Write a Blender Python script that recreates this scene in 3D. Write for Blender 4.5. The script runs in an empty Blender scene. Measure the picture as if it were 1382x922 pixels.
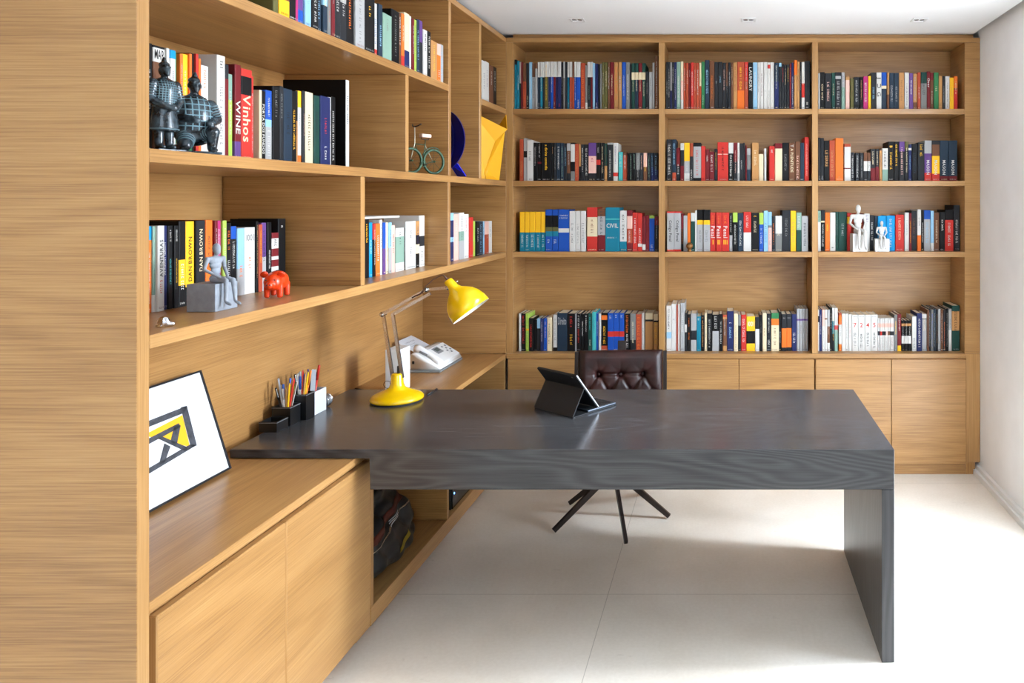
import bpy, bmesh, math, random
from mathutils import Vector, Matrix, Euler

SC = bpy.context.scene
COL = SC.collection
R = math.radians
PI = math.pi
rnd = random.Random(7)

# ------------------------------------------------------------------ camera
FPX, VX, VY, EYE = 1000.0, 978.0, 271.0, 1.62      # focal length (px), principal point, eye height
cam_d = bpy.data.cameras.new('camera')
cam = bpy.data.objects.new('camera', cam_d)
COL.objects.link(cam)
cam.location = (0, 0, EYE)
cam.rotation_euler = (R(90), 0, 0)
cam_d.sensor_width = 36.0
cam_d.sensor_fit = 'HORIZONTAL'
cam_d.lens = FPX * 36.0 / 1382.0
cam_d.shift_x = (691.0 - VX) / 1382.0
cam_d.shift_y = -(461.0 - VY) / 1382.0
cam_d.clip_start = 0.05
SC.camera = cam


def PX(x, Y): return (x - VX) * Y / FPX
def PZ(y, Y): return EYE - (y - VY) * Y / FPX


# ------------------------------------------------------------------ materials
def lin(c):
    c = c / 255.0
    return c / 12.92 if c <= 0.04045 else ((c + 0.055) / 1.055) ** 2.4


def rgb(c): return (lin(c[0]), lin(c[1]), lin(c[2]), 1.0)


def new_mat(name):
    m = bpy.data.materials.new(name)
    m.use_nodes = True
    nt = m.node_tree
    b = nt.nodes['Principled BSDF']
    return m, nt, b


def mat(name, c, rough=0.5, metal=0.0, vary=0.0, scale=40.0, bump=0.0, coat=0.0, spec=0.5):
    m, nt, b = new_mat(name)
    b.inputs['Roughness'].default_value = rough
    b.inputs['Metallic'].default_value = metal
    b.inputs['Coat Weight'].default_value = coat
    b.inputs['Specular IOR Level'].default_value = spec
    b.inputs['Base Color'].default_value = rgb(c)
    if vary > 0 or bump > 0:
        tc = nt.nodes.new('ShaderNodeTexCoord')
        nz = nt.nodes.new('ShaderNodeTexNoise')
        nz.inputs['Scale'].default_value = scale
        nz.inputs['Detail'].default_value = 5
        nt.links.new(tc.outputs['Object'], nz.inputs['Vector'])
        if vary > 0:
            cr = nt.nodes.new('ShaderNodeValToRGB')
            cr.color_ramp.elements[0].position = 0.3
            cr.color_ramp.elements[1].position = 0.7
            cr.color_ramp.elements[0].color = rgb([max(0, v * (1 - vary)) for v in c])
            cr.color_ramp.elements[1].color = rgb([min(255, v * (1 + vary)) for v in c])
            nt.links.new(nz.outputs['Fac'], cr.inputs['Fac'])
            nt.links.new(cr.outputs['Color'], b.inputs['Base Color'])
        if bump > 0:
            bp = nt.nodes.new('ShaderNodeBump')
            bp.inputs['Strength'].default_value = bump
            bp.inputs['Distance'].default_value = 0.002
            nt.links.new(nz.outputs['Fac'], bp.inputs['Height'])
            nt.links.new(bp.outputs['Normal'], b.inputs['Normal'])
    return m


def wood(name, axis, dark, mid, light, rough=0.31, fig=1.0, fine=1.0, freq=16.0, lscale=0.55, cscale=6.0, coat=0.0):
    """veneer: long figure along one world axis, fine pores across it"""
    m, nt, b = new_mat(name)
    N, L = nt.nodes.new, nt.links.new
    geo = N('ShaderNodeNewGeometry')

    def mapped(s_long, s_cross):
        mp = N('ShaderNodeMapping')
        s = [s_cross] * 3
        s['XYZ'.index(axis)] = s_long
        mp.inputs['Scale'].default_value = s
        L(geo.outputs['Position'], mp.inputs['Vector'])
        return mp
    # broad cathedral figure
    n1 = N('ShaderNodeTexNoise'); n1.inputs['Scale'].default_value = 1.0
    n1.inputs['Detail'].default_value = 1.2; n1.inputs['Distortion'].default_value = 0.15
    L(mapped(lscale, cscale).outputs[0], n1.inputs['Vector'])
    mul = N('ShaderNodeMath'); mul.operation = 'MULTIPLY'; mul.inputs[1].default_value = freq
    L(n1.outputs['Fac'], mul.inputs[0])
    sn = N('ShaderNodeMath'); sn.operation = 'SINE'; L(mul.outputs[0], sn.inputs[0])
    # fine pores
    n2 = N('ShaderNodeTexNoise'); n2.inputs['Scale'].default_value = 1.0
    n2.inputs['Detail'].default_value = 5; n2.inputs['Roughness'].default_value = 0.65
    L(mapped(4.0, 300.0).outputs[0], n2.inputs['Vector'])
    n3 = N('ShaderNodeTexNoise'); n3.inputs['Scale'].default_value = 1.0
    n3.inputs['Detail'].default_value = 2
    L(mapped(0.5, 2.5).outputs[0], n3.inputs['Vector'])
    a1 = N('ShaderNodeMath'); a1.operation = 'MULTIPLY_ADD'; a1.inputs[1].default_value = 0.045 * fig; a1.inputs[2].default_value = 0.0
    L(sn.outputs[0], a1.inputs[0])
    a2 = N('ShaderNodeMath'); a2.operation = 'MULTIPLY_ADD'; a2.inputs[1].default_value = 0.75 * fine
    L(n2.outputs['Fac'], a2.inputs[0]); L(a1.outputs[0], a2.inputs[2])
    a3 = N('ShaderNodeMath'); a3.operation = 'MULTIPLY_ADD'; a3.inputs[1].default_value = 0.3
    L(n3.outputs['Fac'], a3.inputs[0]); L(a2.outputs[0], a3.inputs[2])
    cr = N('ShaderNodeValToRGB')
    e = cr.color_ramp.elements
    mean = 0.375 * fine + 0.15
    e[0].position = mean - 0.2; e[0].color = rgb(dark)
    e[1].position = mean + 0.2; e[1].color = rgb(light)
    k = e.new(mean); k.color = rgb(mid)
    L(a3.outputs[0], cr.inputs['Fac'])
    L(cr.outputs['Color'], b.inputs['Base Color'])
    b.inputs['Roughness'].default_value = rough
    b.inputs['Coat Weight'].default_value = coat
    bp = N('ShaderNodeBump'); bp.inputs['Strength'].default_value = 0.08; bp.inputs['Distance'].default_value = 0.001
    L(n2.outputs['Fac'], bp.inputs['Height']); L(bp.outputs['Normal'], b.inputs['Normal'])
    return m


OAK = ((122, 82, 44), (172, 127, 75), (198, 155, 100))
M = {}
M['oak_x'] = wood('oak_grain_across', 'X', *OAK, fig=0.6, fine=0.75, freq=60, lscale=0.6, cscale=3.6)
M['oak_y'] = wood('oak_grain_along', 'Y', *OAK, fig=0.6, fine=0.6, freq=60, lscale=0.6, cscale=3.6)
M['oak_z'] = wood('oak_grain_upright', 'Z', *OAK, fig=0.8, fine=0.6)
GREY = ((46, 46, 48), (66, 66, 68), (84, 84, 86))
M['grey_x'] = wood('grey_stained_oak', 'X', *GREY, rough=0.22, fig=1.7, fine=0.6, freq=150, lscale=1.0, cscale=5.0)
M['grey_z'] = wood('grey_stained_oak_upright', 'Z', *GREY, rough=0.34, fig=1.6, fine=0.5, freq=80, lscale=0.9, cscale=5.0)
M['gap'] = mat('shadow_gap', (52, 36, 24), 0.8)
M['plaster'] = mat('white_plaster', (244, 244, 244), 0.75, vary=0.012, scale=6)
M['ceiling'] = mat('white_ceiling_paint', (245, 247, 249), 0.8)
M['white_paint'] = mat('white_skirting_paint', (232, 231, 228), 0.5)


def floor_mat():
    m, nt, b = new_mat('beige_limestone_slabs')
    N, L = nt.nodes.new, nt.links.new
    geo = N('ShaderNodeNewGeometry')
    n1 = N('ShaderNodeTexNoise'); n1.inputs['Scale'].default_value = 2.2; n1.inputs['Detail'].default_value = 6
    L(geo.outputs['Position'], n1.inputs['Vector'])
    n2 = N('ShaderNodeTexNoise'); n2.inputs['Scale'].default_value = 70; n2.inputs['Detail'].default_value = 4
    L(geo.outputs['Position'], n2.inputs['Vector'])
    mx = N('ShaderNodeMath'); mx.operation = 'MULTIPLY_ADD'; mx.inputs[1].default_value = 0.35
    L(n2.outputs['Fac'], mx.inputs[0]); L(n1.outputs['Fac'], mx.inputs[2])
    cr = N('ShaderNodeValToRGB')
    e = cr.color_ramp.elements
    e[0].position = 0.42; e[0].color = rgb((222, 211, 195))
    e[1].position = 0.95; e[1].color = rgb((244, 236, 224))
    L(mx.outputs[0], cr.inputs['Fac'])
    # short dark veins
    v = N('ShaderNodeTexNoise'); v.inputs['Scale'].default_value = 5; v.inputs['Detail'].default_value = 8; v.inputs['Roughness'].default_value = 0.7
    mp = N('ShaderNodeMapping'); mp.inputs['Scale'].default_value = (1.0, 3.0, 1.0); mp.inputs['Rotation'].default_value = (0, 0, 0.6)
    L(geo.outputs['Position'], mp.inputs['Vector']); L(mp.outputs[0], v.inputs['Vector'])
    vr = N('ShaderNodeValToRGB'); vr.color_ramp.elements[0].position = 0.66; vr.color_ramp.elements[1].position = 0.74
    vr.color_ramp.elements[0].color = (0, 0, 0, 1); vr.color_ramp.elements[1].color = (0.4, 0.4, 0.4, 1)
    L(v.outputs['Fac'], vr.inputs['Fac'])
    m1 = N('ShaderNodeMix'); m1.data_type = 'RGBA'
    L(vr.outputs['Color'], m1.inputs[0]); L(cr.outputs['Color'], m1.inputs[6]); m1.inputs[7].default_value = rgb((150, 130, 110))
    # slab joints
    br = N('ShaderNodeTexBrick')
    br.offset = 0.0; br.squash = 1.0
    br.inputs['Scale'].default_value = 1.0
    br.inputs['Mortar Size'].default_value = 0.0014
    br.inputs['Brick Width'].default_value = 1.2
    br.inputs['Row Height'].default_value = 1.2
    br.inputs['Color1'].default_value = (0, 0, 0, 1); br.inputs['Color2'].default_value = (0, 0, 0, 1)
    br.inputs['Mortar'].default_value = (1, 1, 1, 1)
    mp2 = N('ShaderNodeMapping'); mp2.inputs['Location'].default_value = (0.48 + 2.4, -3.05 + 6.0, 0)
    L(geo.outputs['Position'], mp2.inputs['Vector']); L(mp2.outputs[0], br.inputs['Vector'])
    m2 = N('ShaderNodeMix'); m2.data_type = 'RGBA'
    ml = N('ShaderNodeMath'); ml.operation = 'MULTIPLY'; ml.inputs[1].default_value = 0.55
    L(br.outputs['Color'], ml.inputs[0]); L(ml.outputs[0], m2.inputs[0])
    L(m1.outputs[2], m2.inputs[6]); m2.inputs[7].default_value = rgb((150, 135, 118))
    L(m2.outputs[2], b.inputs['Base Color'])
    b.inputs['Roughness'].default_value = 0.42
    return m


M['floor'] = floor_mat()


# ------------------------------------------------------------------ objects
def tag(o, label, cat, group=None, kind=None):
    if label: o['label'] = label
    if cat: o['category'] = cat
    if group: o['group'] = group
    if kind: o['kind'] = kind
    return o


def empty(name, loc=(0, 0, 0), rz=0.0, label=None, cat=None, group=None):
    o = bpy.data.objects.new(name, None)
    COL.objects.link(o)
    o.empty_display_size = 0.05
    o.location = loc
    o.rotation_euler = (0, 0, rz)
    return tag(o, label, cat, group)


def link(name, me, mats, parent=None, smooth=False, loc=None, rot=None):
    o = bpy.data.objects.new(name, me)
    COL.objects.link(o)
    for m in (mats if isinstance(mats, (list, tuple)) else [mats]):
        me.materials.append(m)
    if smooth:
        for p in me.polygons: p.use_smooth = True
    if parent: o.parent = parent
    if loc: o.location = loc
    if rot: o.rotation_euler = rot
    return o


def obj(name, bm, mats, parent=None, smooth=False, loc=None, rot=None, recalc=True):
    if recalc:
        bmesh.ops.recalc_face_normals(bm, faces=bm.faces)
    me = bpy.data.meshes.new(name)
    bm.to_mesh(me); bm.free()
    return link(name, me, mats, parent, smooth, loc, rot)


def box_bm(lo, hi, bev=0.0, seg=2, bm=None):
    own = bm is None
    b = bmesh.new()
    bmesh.ops.create_cube(b, size=1.0)
    lo, hi = Vector(lo), Vector(hi)
    c, s = (lo + hi) / 2, hi - lo
    for v in b.verts:
        v.co = Vector((v.co.x * s.x, v.co.y * s.y, v.co.z * s.z)) + c
    if bev > 0:
        bmesh.ops.bevel(b, geom=list(b.edges), offset=bev, segments=seg, affect='EDGES', profile=0.5)
    if own: return b
    merge(bm, b)
    return bm


def merge(dst, src, mtx=None, mi=None):
    if mtx is not None: bmesh.ops.transform(src, matrix=mtx, verts=src.verts)
    if mi is not None:
        for f in src.faces: f.material_index = mi
    me = bpy.data.meshes.new('tmp'); src.to_mesh(me); src.free()
    dst.from_mesh(me); bpy.data.meshes.remove(me)


def box(name, lo, hi, m, parent=None, bev=0.0015, seg=1):
    return obj(name, box_bm(lo, hi, bev, seg), m, parent)


def prism_bm(pts, d0, d1, axis='Y', bm=None):
    """polygon of 2-D points pushed along an axis; plane coords: X->(y,z) Y->(x,z) Z->(x,y)"""
    bm = bm or bmesh.new()
    def at(p, d):
        return {'X': (d, p[0], p[1]), 'Y': (p[0], d, p[1]), 'Z': (p[0], p[1], d)}[axis]
    a = [bm.verts.new(at(p, d0)) for p in pts]
    b = [bm.verts.new(at(p, d1)) for p in pts]
    n = len(pts)
    bm.faces.new(a); bm.faces.new(b[::-1])
    for i in range(n):
        bm.faces.new((a[i], a[(i + 1) % n], b[(i + 1) % n], b[i]))
    return bm


def lathe_bm(prof, seg=32, bm=None, closed=True):
    """profile of (radius, z) turned about Z"""
    bm = bm or bmesh.new()
    rings = []
    for r, z in prof:
        if r < 1e-6: rings.append([bm.verts.new((0, 0, z))])
        else: rings.append([bm.verts.new((r * math.cos(2 * PI * i / seg), r * math.sin(2 * PI * i / seg), z)) for i in range(seg)])
    for a, b in zip(rings, rings[1:]):
        for i in range(seg):
            j = (i + 1) % seg
            if len(a) == 1 and len(b) > 1: bm.faces.new((a[0], b[i], b[j]))
            elif len(b) == 1 and len(a) > 1: bm.faces.new((a[i], b[0], a[j]))
            elif len(a) > 1: bm.faces.new((a[i], b[i], b[j], a[j]))
    if closed:
        if len(rings[0]) > 1: bm.faces.new(rings[0])
        if len(rings[-1]) > 1: bm.faces.new(rings[-1][::-1])
    return bm


def tube_bm(pts, rad, seg=8, bm=None, closed=False):
    """round bar through points; rad a number or one per point"""
    bm = bm or bmesh.new()
    P = [Vector(p) for p in pts]
    n = len(P)
    rr = rad if isinstance(rad, (list, tuple)) else [rad] * n
    rings, up = [], None
    for i in range(n):
        if closed: t = (P[(i + 1) % n] - P[i - 1]).normalized()
        else: t = (P[min(i + 1, n - 1)] - P[max(i - 1, 0)]).normalized()
        if up is None:
            up = t.orthogonal().normalized()
        up = (up - t * up.dot(t))
        up = up.normalized() if up.length > 1e-6 else t.orthogonal().normalized()
        w = t.cross(up)
        rings.append([bm.verts.new(P[i] + (up * math.cos(2 * PI * k / seg) + w * math.sin(2 * PI * k / seg)) * rr[i]) for k in range(seg)])
    for i in range(n if closed else n - 1):
        a, b = rings[i], rings[(i + 1) % n]
        for k in range(seg):
            bm.faces.new((a[k], a[(k + 1) % seg], b[(k + 1) % seg], b[k]))
    if not closed:
        bm.faces.new(rings[0][::-1]); bm.faces.new(rings[-1])
    return bm


def bar_bm(a, b, w, h, up=(0, 0, 1), bm=None, w2=None, h2=None):
    """flat bar from a to b: w across, h along up"""
    bm = bm or bmesh.new()
    a, b = Vector(a), Vector(b)
    t = (b - a).normalized(); u = Vector(up)
    s = t.cross(u).normalized(); u = s.cross(t).normalized()
    vs = []
    for p, ww, hh in ((a, w, h), (b, w2 or w, h2 or h)):
        vs.append([bm.verts.new(p + s * sx * ww / 2 + u * sz * hh / 2) for sx, sz in ((-1, -1), (1, -1), (1, 1), (-1, 1))])
    x, y = vs
    bm.faces.new(x[::-1]); bm.faces.new(y)
    for i in range(4): bm.faces.new((x[i], x[(i + 1) % 4], y[(i + 1) % 4], y[i]))
    return bm


def ell_bm(c, r, rot=(0, 0, 0), seg=16, bm=None):
    b = bmesh.new()
    bmesh.ops.create_uvsphere(b, u_segments=seg, v_segments=max(6, seg * 3 // 4), radius=1.0)
    mtx = Matrix.Translation(c) @ Euler(rot).to_matrix().to_4x4() @ Matrix.Diagonal((r[0], r[1], r[2], 1)) if not isinstance(r, (int, float)) else Matrix.Translation(c) @ Matrix.Scale(r, 4)
    bmesh.ops.transform(b, matrix=mtx, verts=b.verts)
    if bm is None: return b
    merge(bm, b); return bm


def cap_bm(a, b, ra, rb, bm=None, seg=12):
    """tapered limb with round ends"""
    bm = bm or bmesh.new()
    tube_bm([a, b], [ra, rb], seg, bm)
    ell_bm(a, ra, seg=seg, bm=bm); ell_bm(b, rb, seg=seg, bm=bm)
    return bm


def fuse(name, bm, voxel, m, parent=None, smooth_it=4, loc=None, rot=None):
    """melt overlapping shapes into one continuous skin"""
    me = bpy.data.meshes.new(name); bmesh.ops.recalc_face_normals(bm, faces=bm.faces); bm.to_mesh(me); bm.free()
    t = bpy.data.objects.new('tmp', me); COL.objects.link(t)
    r = t.modifiers.new('r', 'REMESH'); r.mode = 'VOXEL'; r.voxel_size = voxel
    s = t.modifiers.new('s', 'SMOOTH'); s.iterations = smooth_it; s.factor = 0.5
    dg = bpy.context.evaluated_depsgraph_get(); dg.update()
    out = bpy.data.meshes.new_from_object(t.evaluated_get(dg))
    out.name = name; out.materials.clear()
    bpy.data.objects.remove(t); bpy.data.meshes.remove(me)
    return link(name, out, m, parent, True, loc, rot)


# glyph outlines, one flat mesh per character
GL = {}
def load_glyphs(chars):
    for ch in chars:
        c = bpy.data.curves.new('g', 'FONT'); c.body = ch; c.size = 1.0; c.resolution_u = 2; c.offset = 0.012
        o = bpy.data.objects.new('g', c); COL.objects.link(o)
        dg = bpy.context.evaluated_depsgraph_get(); dg.update()
        me = bpy.data.meshes.new_from_object(o.evaluated_get(dg))
        vs = [tuple(v.co)[:2] for v in me.vertices]; fs = [tuple(p.vertices) for p in me.polygons]
        w = (max(v[0] for v in vs) + 0.06) if vs else 0.3
        GL[ch] = (vs, fs, w)
        bpy.data.objects.remove(o); bpy.data.curves.remove(c); bpy.data.meshes.remove(me)
    GL[' '] = ([], [], 0.28)


def text_geo(txt, size, squeeze=1.0):
    """verts (u, v) and faces of a line of lettering, and its length"""
    vs, fs, x = [], [], 0.0
    for ch in txt:
        gv, gf, w = GL[ch]
        k = len(vs)
        vs += [((x + a) * size * squeeze, b * size) for a, b in gv]
        fs += [tuple(i + k for i in f) for f in gf]
        x += w
    return vs, fs, x * size * squeeze


def text_obj(name, txt, size, m, parent, mtx, squeeze=1.0, center=True):
    vs, fs, ln = text_geo(txt, size, squeeze)
    off = ln / 2 if center else 0
    me = bpy.data.meshes.new(name)
    me.from_pydata([tuple(mtx @ Vector((a - off, b, 0))) for a, b in vs], [], fs)
    return link(name, me, m, parent)
# ================================================================== the room
XF, XB = -1.294, -1.787          # front plane and back wall of the left bookcase
YF, YB = 4.386, 4.676            # front plane and back of the far bookcase
XR = 1.513                       # right wall
Z1, Z2, Z3, ZC = 2.164, 1.738, 1.317, 0.715   # shelf tops and worktop
TOPZ = 2.586
CEIL = 2.612


def struct(name, bm, m):
    return tag(obj(name, bm, m), None, None, None, 'structure')


struct('floor', box_bm((-2.6, -6.2, -0.1), (1.75, 4.82, 0.0)), M['floor'])
SKY0, SKY1 = -1.3, -0.2          # unseen roof slot behind the camera, added to light the floor
struct('ceiling', prism_bm([(-2.6, -6.2), (1.478, -6.2), (1.478, SKY0), (0.1, SKY0), (0.1, SKY1), (1.478, SKY1), (1.478, 4.82), (-2.6, 4.82)], CEIL, CEIL + 0.04, 'Z'), M['ceiling'])
struct('ceiling_recess', prism_bm([(-2.6, -6.2), (1.75, -6.2), (1.75, SKY0), (0.1, SKY0), (0.1, SKY1), (1.75, SKY1), (1.75, 4.82), (-2.6, 4.82)], CEIL + 0.14, CEIL + 0.2, 'Z'), M['ceiling'])
struct('wall_back', box_bm((-2.0, YB + 0.02, 0), (1.75, YB + 0.14, CEIL + 0.14)), M['plaster'])
struct('wall_left', box_bm((XB - 0.14, -6.2, 0), (XB - 0.022, YB + 0.02, CEIL + 0.14)), M['plaster'])
# right wall with the tall opening towards the garden
struct('wall_right', prism_bm([(-6.2, 0), (2.25, 0), (2.25, 2.6), (3.41, 2.6), (3.41, 0), (YB + 0.02, 0), (YB + 0.02, CEIL + 0.14), (-6.2, CEIL + 0.14)], XR, XR + 0.14, 'X'), M['plaster'])
struct('wall_front', prism_bm([(-1.75, 0), (1.0, 0), (1.0, 2.5), (1.4, 2.5), (1.4, 0), (1.5, 0), (1.5, CEIL + 0.14), (-1.75, CEIL + 0.14)], -6.1, -5.98, 'Y'), M['plaster'])  # narrow opening behind the camera is added to let in fill light
b = box_bm((XR - 0.022, 3.46, 0.0), (XR - 0.0005, YF + 0.045, 0.052))
box_bm((XR - 0.04, 3.46, 0.0), (XR - 0.0225, YF + 0.03, 0.03), bm=b)
struct('baseboard_right', b, M['white_paint'])

# ------------------------------------------------------------------ left bookcase
LB = empty('bookcase', (XF, 3.0, 0), 0, 'tall oak bookcase along the left wall, lit from the right', 'bookcase')


def grain(o, m):
    """veneer runs level on every face; narrow upright edges run upright"""
    if m not in (M['oak_x'], M['oak_y'], M['oak_z']): return
    me = o.data
    me.materials.clear()
    for k in ('oak_x', 'oak_y', 'oak_z'): me.materials.append(M[k])
    d = o.dimensions
    flat = 1 if m is M['oak_y'] else 0
    for p in me.polygons:
        n = p.normal
        if abs(n.z) > 0.8: p.material_index = flat
        elif abs(n.x) > 0.8: p.material_index = 2 if d.y < 0.06 and d.z > 0.1 else 1
        else: p.material_index = 2 if d.x < 0.09 and d.z > 0.1 else 0


def part(name, lo, hi, m, root, bev=0.0012, label=None):
    o = box(name, lo, hi, m, root, bev)
    o.location = -Vector(root.location)
    grain(o, m)
    if label: o['label'] = label
    return o


YE0, YE1 = 1.631, 1.667          # end panel
G = 0.0006
part('side_panel', (-2.05, YE0, 0.0), (XF, YE1, CEIL - 0.004), M['oak_x'], LB)
part('side_panel', (XB, YF, ZC + G), (XF - G, YF + 0.024, TOPZ - G), M['oak_x'], LB)
part('back_panel', (XB - 0.02, YE1 + G, 0.1), (XB, YB - 0.01, CEIL - 0.03), M['oak_y'], LB)
part('top_panel', (XB + G, YE1 + G, TOPZ - 0.028), (XF, YF + 0.024, TOPZ), M['oak_y'], LB)
part('shadow_recess', (XB + G, YE1 + G, TOPZ + G), (XF - 0.03, YF + 0.024, CEIL - 0.003), M['gap'], LB)
D = [(3.006, 3.036), (3.474, 3.506), (3.909, 3.942)]
for z, y0, y1 in ((Z1, YE1, D[1][0]), (Z1, D[2][1], YF), (Z2, YE1, YF), (Z3, YE1, YF)):
    part('shelf', (XB + G, y0 + G, z - 0.031), (XF, y1 - G, z), M['oak_y'], LB)
E3 = 0.0007
for (y0, y1), z0, z1 in ((D[1], Z2, TOPZ - 0.028), (D[2], Z2, TOPZ - 0.028), (D[0], Z2, Z1 - 0.031),
                         ((2.635, 2.667), Z3, Z2 - 0.031), ((3.466, 3.498), Z3, Z2 - 0.031)):
    part('divider', (XB + G, y0 + E3, z0 + G), (XF - 0.0002, y1 - E3, z1 - G), M['oak_y'], LB)

# worktop along the left wall
o = box('worktop', (XB + G, YE1 + G, ZC - 0.026), (XF - 0.0005, YF - G, ZC), M['oak_y'], None)
tag(o, 'long oak worktop along the left wall carrying the leaning framed print', 'worktop')

# base cabinet near the camera with two doors
CB = empty('cabinet', (XF, 2.2, 0), 0, 'pale oak base cabinet with two plain doors under the leaning framed print', 'cabinet')
part('body', (XB + 0.001, YE1 + 0.002, 0.075), (XF - 0.027, 2.70, ZC - 0.0275), M['oak_y'], CB)
part('plinth', (XB + 0.06, YE1 + 0.002, 0.0), (XF - 0.075, 2.70, 0.0745), M['oak_y'], CB)
part('door', (XF - 0.024, 1.690, 0.067), (XF - 0.0005, 2.186, 0.671), M['oak_y'], CB, 0.003)
part('door', (XF - 0.024, 2.189, 0.067), (XF - 0.0005, 2.708, 0.671), M['oak_y'], CB, 0.003)

# open low compartments behind the desk
OC = empty('open_cabinet', (XF, 3.5, 0), 0, 'open low oak compartments under the desk end holding a dark bag', 'cabinet')
part('bottom_shelf', (XB + 0.001, 2.712, 0.062), (XF, YF - 0.002, 0.13), M['oak_y'], OC)
part('side_panel', (XB + 0.001, 2.712, 0.1306), (XF - 0.002, 2.736, ZC - 0.0275), M['oak_y'], OC)
part('divider', (XB + 0.001, 3.455, 0.1306), (XF - 0.001, 3.48, ZC - 0.0275), M['oak_y'], OC)
part('side_panel', (XB + 0.001, YF - 0.026, 0.1306), (XF - 0.001, YF - 0.002, ZC - 0.0275), M['oak_x'], OC)
part('plinth', (XB + 0.06, 2.712, 0.0), (XF - 0.055, YF - 0.002, 0.0615), M['oak_y'], OC)

# ------------------------------------------------------------------ far bookcase
BB = empty('bookcase', (0, YF, ZC), 0, 'wide oak bookcase with twelve shelf bays filling the far wall', 'bookcase')
XS = [(-1.2935, -1.254), (-0.390, -0.355), (0.5175, 0.5526), (1.421, 1.5115)]
part('back_panel', (-1.2935, YB - 0.012, ZC + G), (1.5115, YB + 0.008, CEIL - 0.004), M['oak_x'], BB)
part('top_panel', (-1.2935, YF, TOPZ - 0.028), (1.5115, YB - 0.013, TOPZ), M['oak_x'], BB)
part('crown_strip', (-1.26, YF + 0.025, TOPZ + G), (1.48, YF + 0.045, CEIL - 0.002), M['oak_x'], BB)
for i, (x0, x1) in enumerate(XS):
    part('side_panel' if i in (0, 3) else 'divider', (x0, YF + 0.0002, ZC + G), (x1, YB - 0.013, TOPZ - 0.0286), M['oak_z'] if i == 0 else M['oak_y'], BB)
for z in (Z1, Z2, Z3):
    for (a0, a1), (b0, b1) in zip(XS, XS[1:]):
        part('shelf', (a1 + G, YF, z - 0.031), (b0 - G, YB - 0.013, z), M['oak_x'], BB)

o = box('worktop', (-1.2915, YF - 0.004, ZC - 0.028), (1.4275, YB - 0.001, ZC), M['oak_x'], None)
tag(o, 'oak worktop under the far bookcase, carrying its bottom row of books', 'worktop')
cx = [(-1.283, -0.372, 'left'), (-0.370, 0.531, 'middle'), (0.533, 1.4275, 'right')]
fb = box_bm((1.4285, YF - 0.0005, 0.072), (1.5115, YF + 0.02, ZC - 0.0005), 0.0012, 1)
box_bm((1.4285, YF + 0.005, 0.0), (1.484, YF + 0.0195, 0.074), bm=fb)
FS = tag(obj('filler_panel', fb, M['oak_z']),
         'narrow upright oak filler panel between the last base cabinet and the right wall', 'panel')
CL = {'left': 'oak base cabinet with two doors behind the leather chair, left of the three far ones',
      'middle': 'oak base cabinet with two doors, middle of the three under the far bookcase',
      'right': 'oak base cabinet with two doors nearest the white right wall'}
for x0, x1, w in cx:
    c = empty('cabinet', ((x0 + x1) / 2, YF, 0), 0, CL[w], 'cabinet', 'base cabinets under the far bookcase')
    part('body', (x0, YF + 0.002, 0.075), (x1, YB - 0.002, ZC - 0.0285), M['oak_x'], c)
    part('plinth', (x0, YF + 0.004, 0.0), (x1, YB - 0.01, 0.0745), M['oak_x'], c)
    mid = (x0 + x1) / 2 + (0.003)
    part('door', (x0 + 0.004, YF - 0.019, 0.067), (mid - 0.0015, YF + 0.001, ZC - 0.0305), M['oak_x'], c, 0.002)
    part('door', (mid + 0.0015, YF - 0.019, 0.067), (x1 - 0.004, YF + 0.001, ZC - 0.0305), M['oak_x'], c, 0.002)

# ------------------------------------------------------------------ downlights
M['trim'] = mat('white_lamp_trim', (225, 225, 226), 0.45)
M['lens'] = mat('pale_lamp_reflector', (196, 198, 200), 0.25, 0.6)
dls = [(-0.808, 'white square ceiling downlight at the left, nearest the corner of the bookcases'),
       (0.130, 'white square ceiling downlight, middle of the three in the ceiling'),
       (1.066, 'white square ceiling downlight nearest the right wall')]
for x, lb in dls:
    d = empty('ceiling_downlight', (x, 4.06, CEIL), 0, lb, 'ceiling light', 'downlights in the ceiling')
    bm = bmesh.new()
    for lo, hi in (((-.04, -.04), (.04, -.031)), ((-.04, .031), (.04, .04)), ((-.04, -.031), (-.031, .031)), ((.031, -.031), (.04, .031))):
        box_bm((lo[0], lo[1], -0.004), (hi[0], hi[1], -0.0003), bm=bm)
    obj('trim_frame', bm, M['trim'], d)
    for sx in (-.015, .015):
        obj('reflector', lathe_bm([(0.0, -0.0012), (0.009, -0.0012), (0.0125, -0.0022), (0.0135, -0.0005), (0.0, -0.0004)], 20, closed=False), M['lens'], d, True, (sx, 0, 0))

# ------------------------------------------------------------------ desk
DF, DBK, DZ = 2.597, 3.425, 0.748
DX0, DX1 = -1.735, 0.595
DK = empty('desk', (-0.3, 3.0, 0), 0, 'large dark grey stained oak desk with one solid panel leg at its right end', 'desk')
XL = -1.243
bm = prism_bm([(DX0, DZ - 0.03), (XL, DZ - 0.03), (XL, DZ - 0.141), (DX1, DZ - 0.141), (DX1, DZ), (DX0, DZ)], DF, DBK, 'Y')
bmesh.ops.bevel(bm, geom=list(bm.edges), offset=0.0015, segments=1, affect='EDGES')
o = obj('desk_top', bm, M['grey_x'], DK); o.location = -Vector(DK.location)
o = box('panel_leg', (DX1 - 0.044, DF, 0.0), (DX1, DBK, DZ - 0.1416), M['grey_z'], DK, 0.0015); o.location = -Vector(DK.location)

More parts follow.
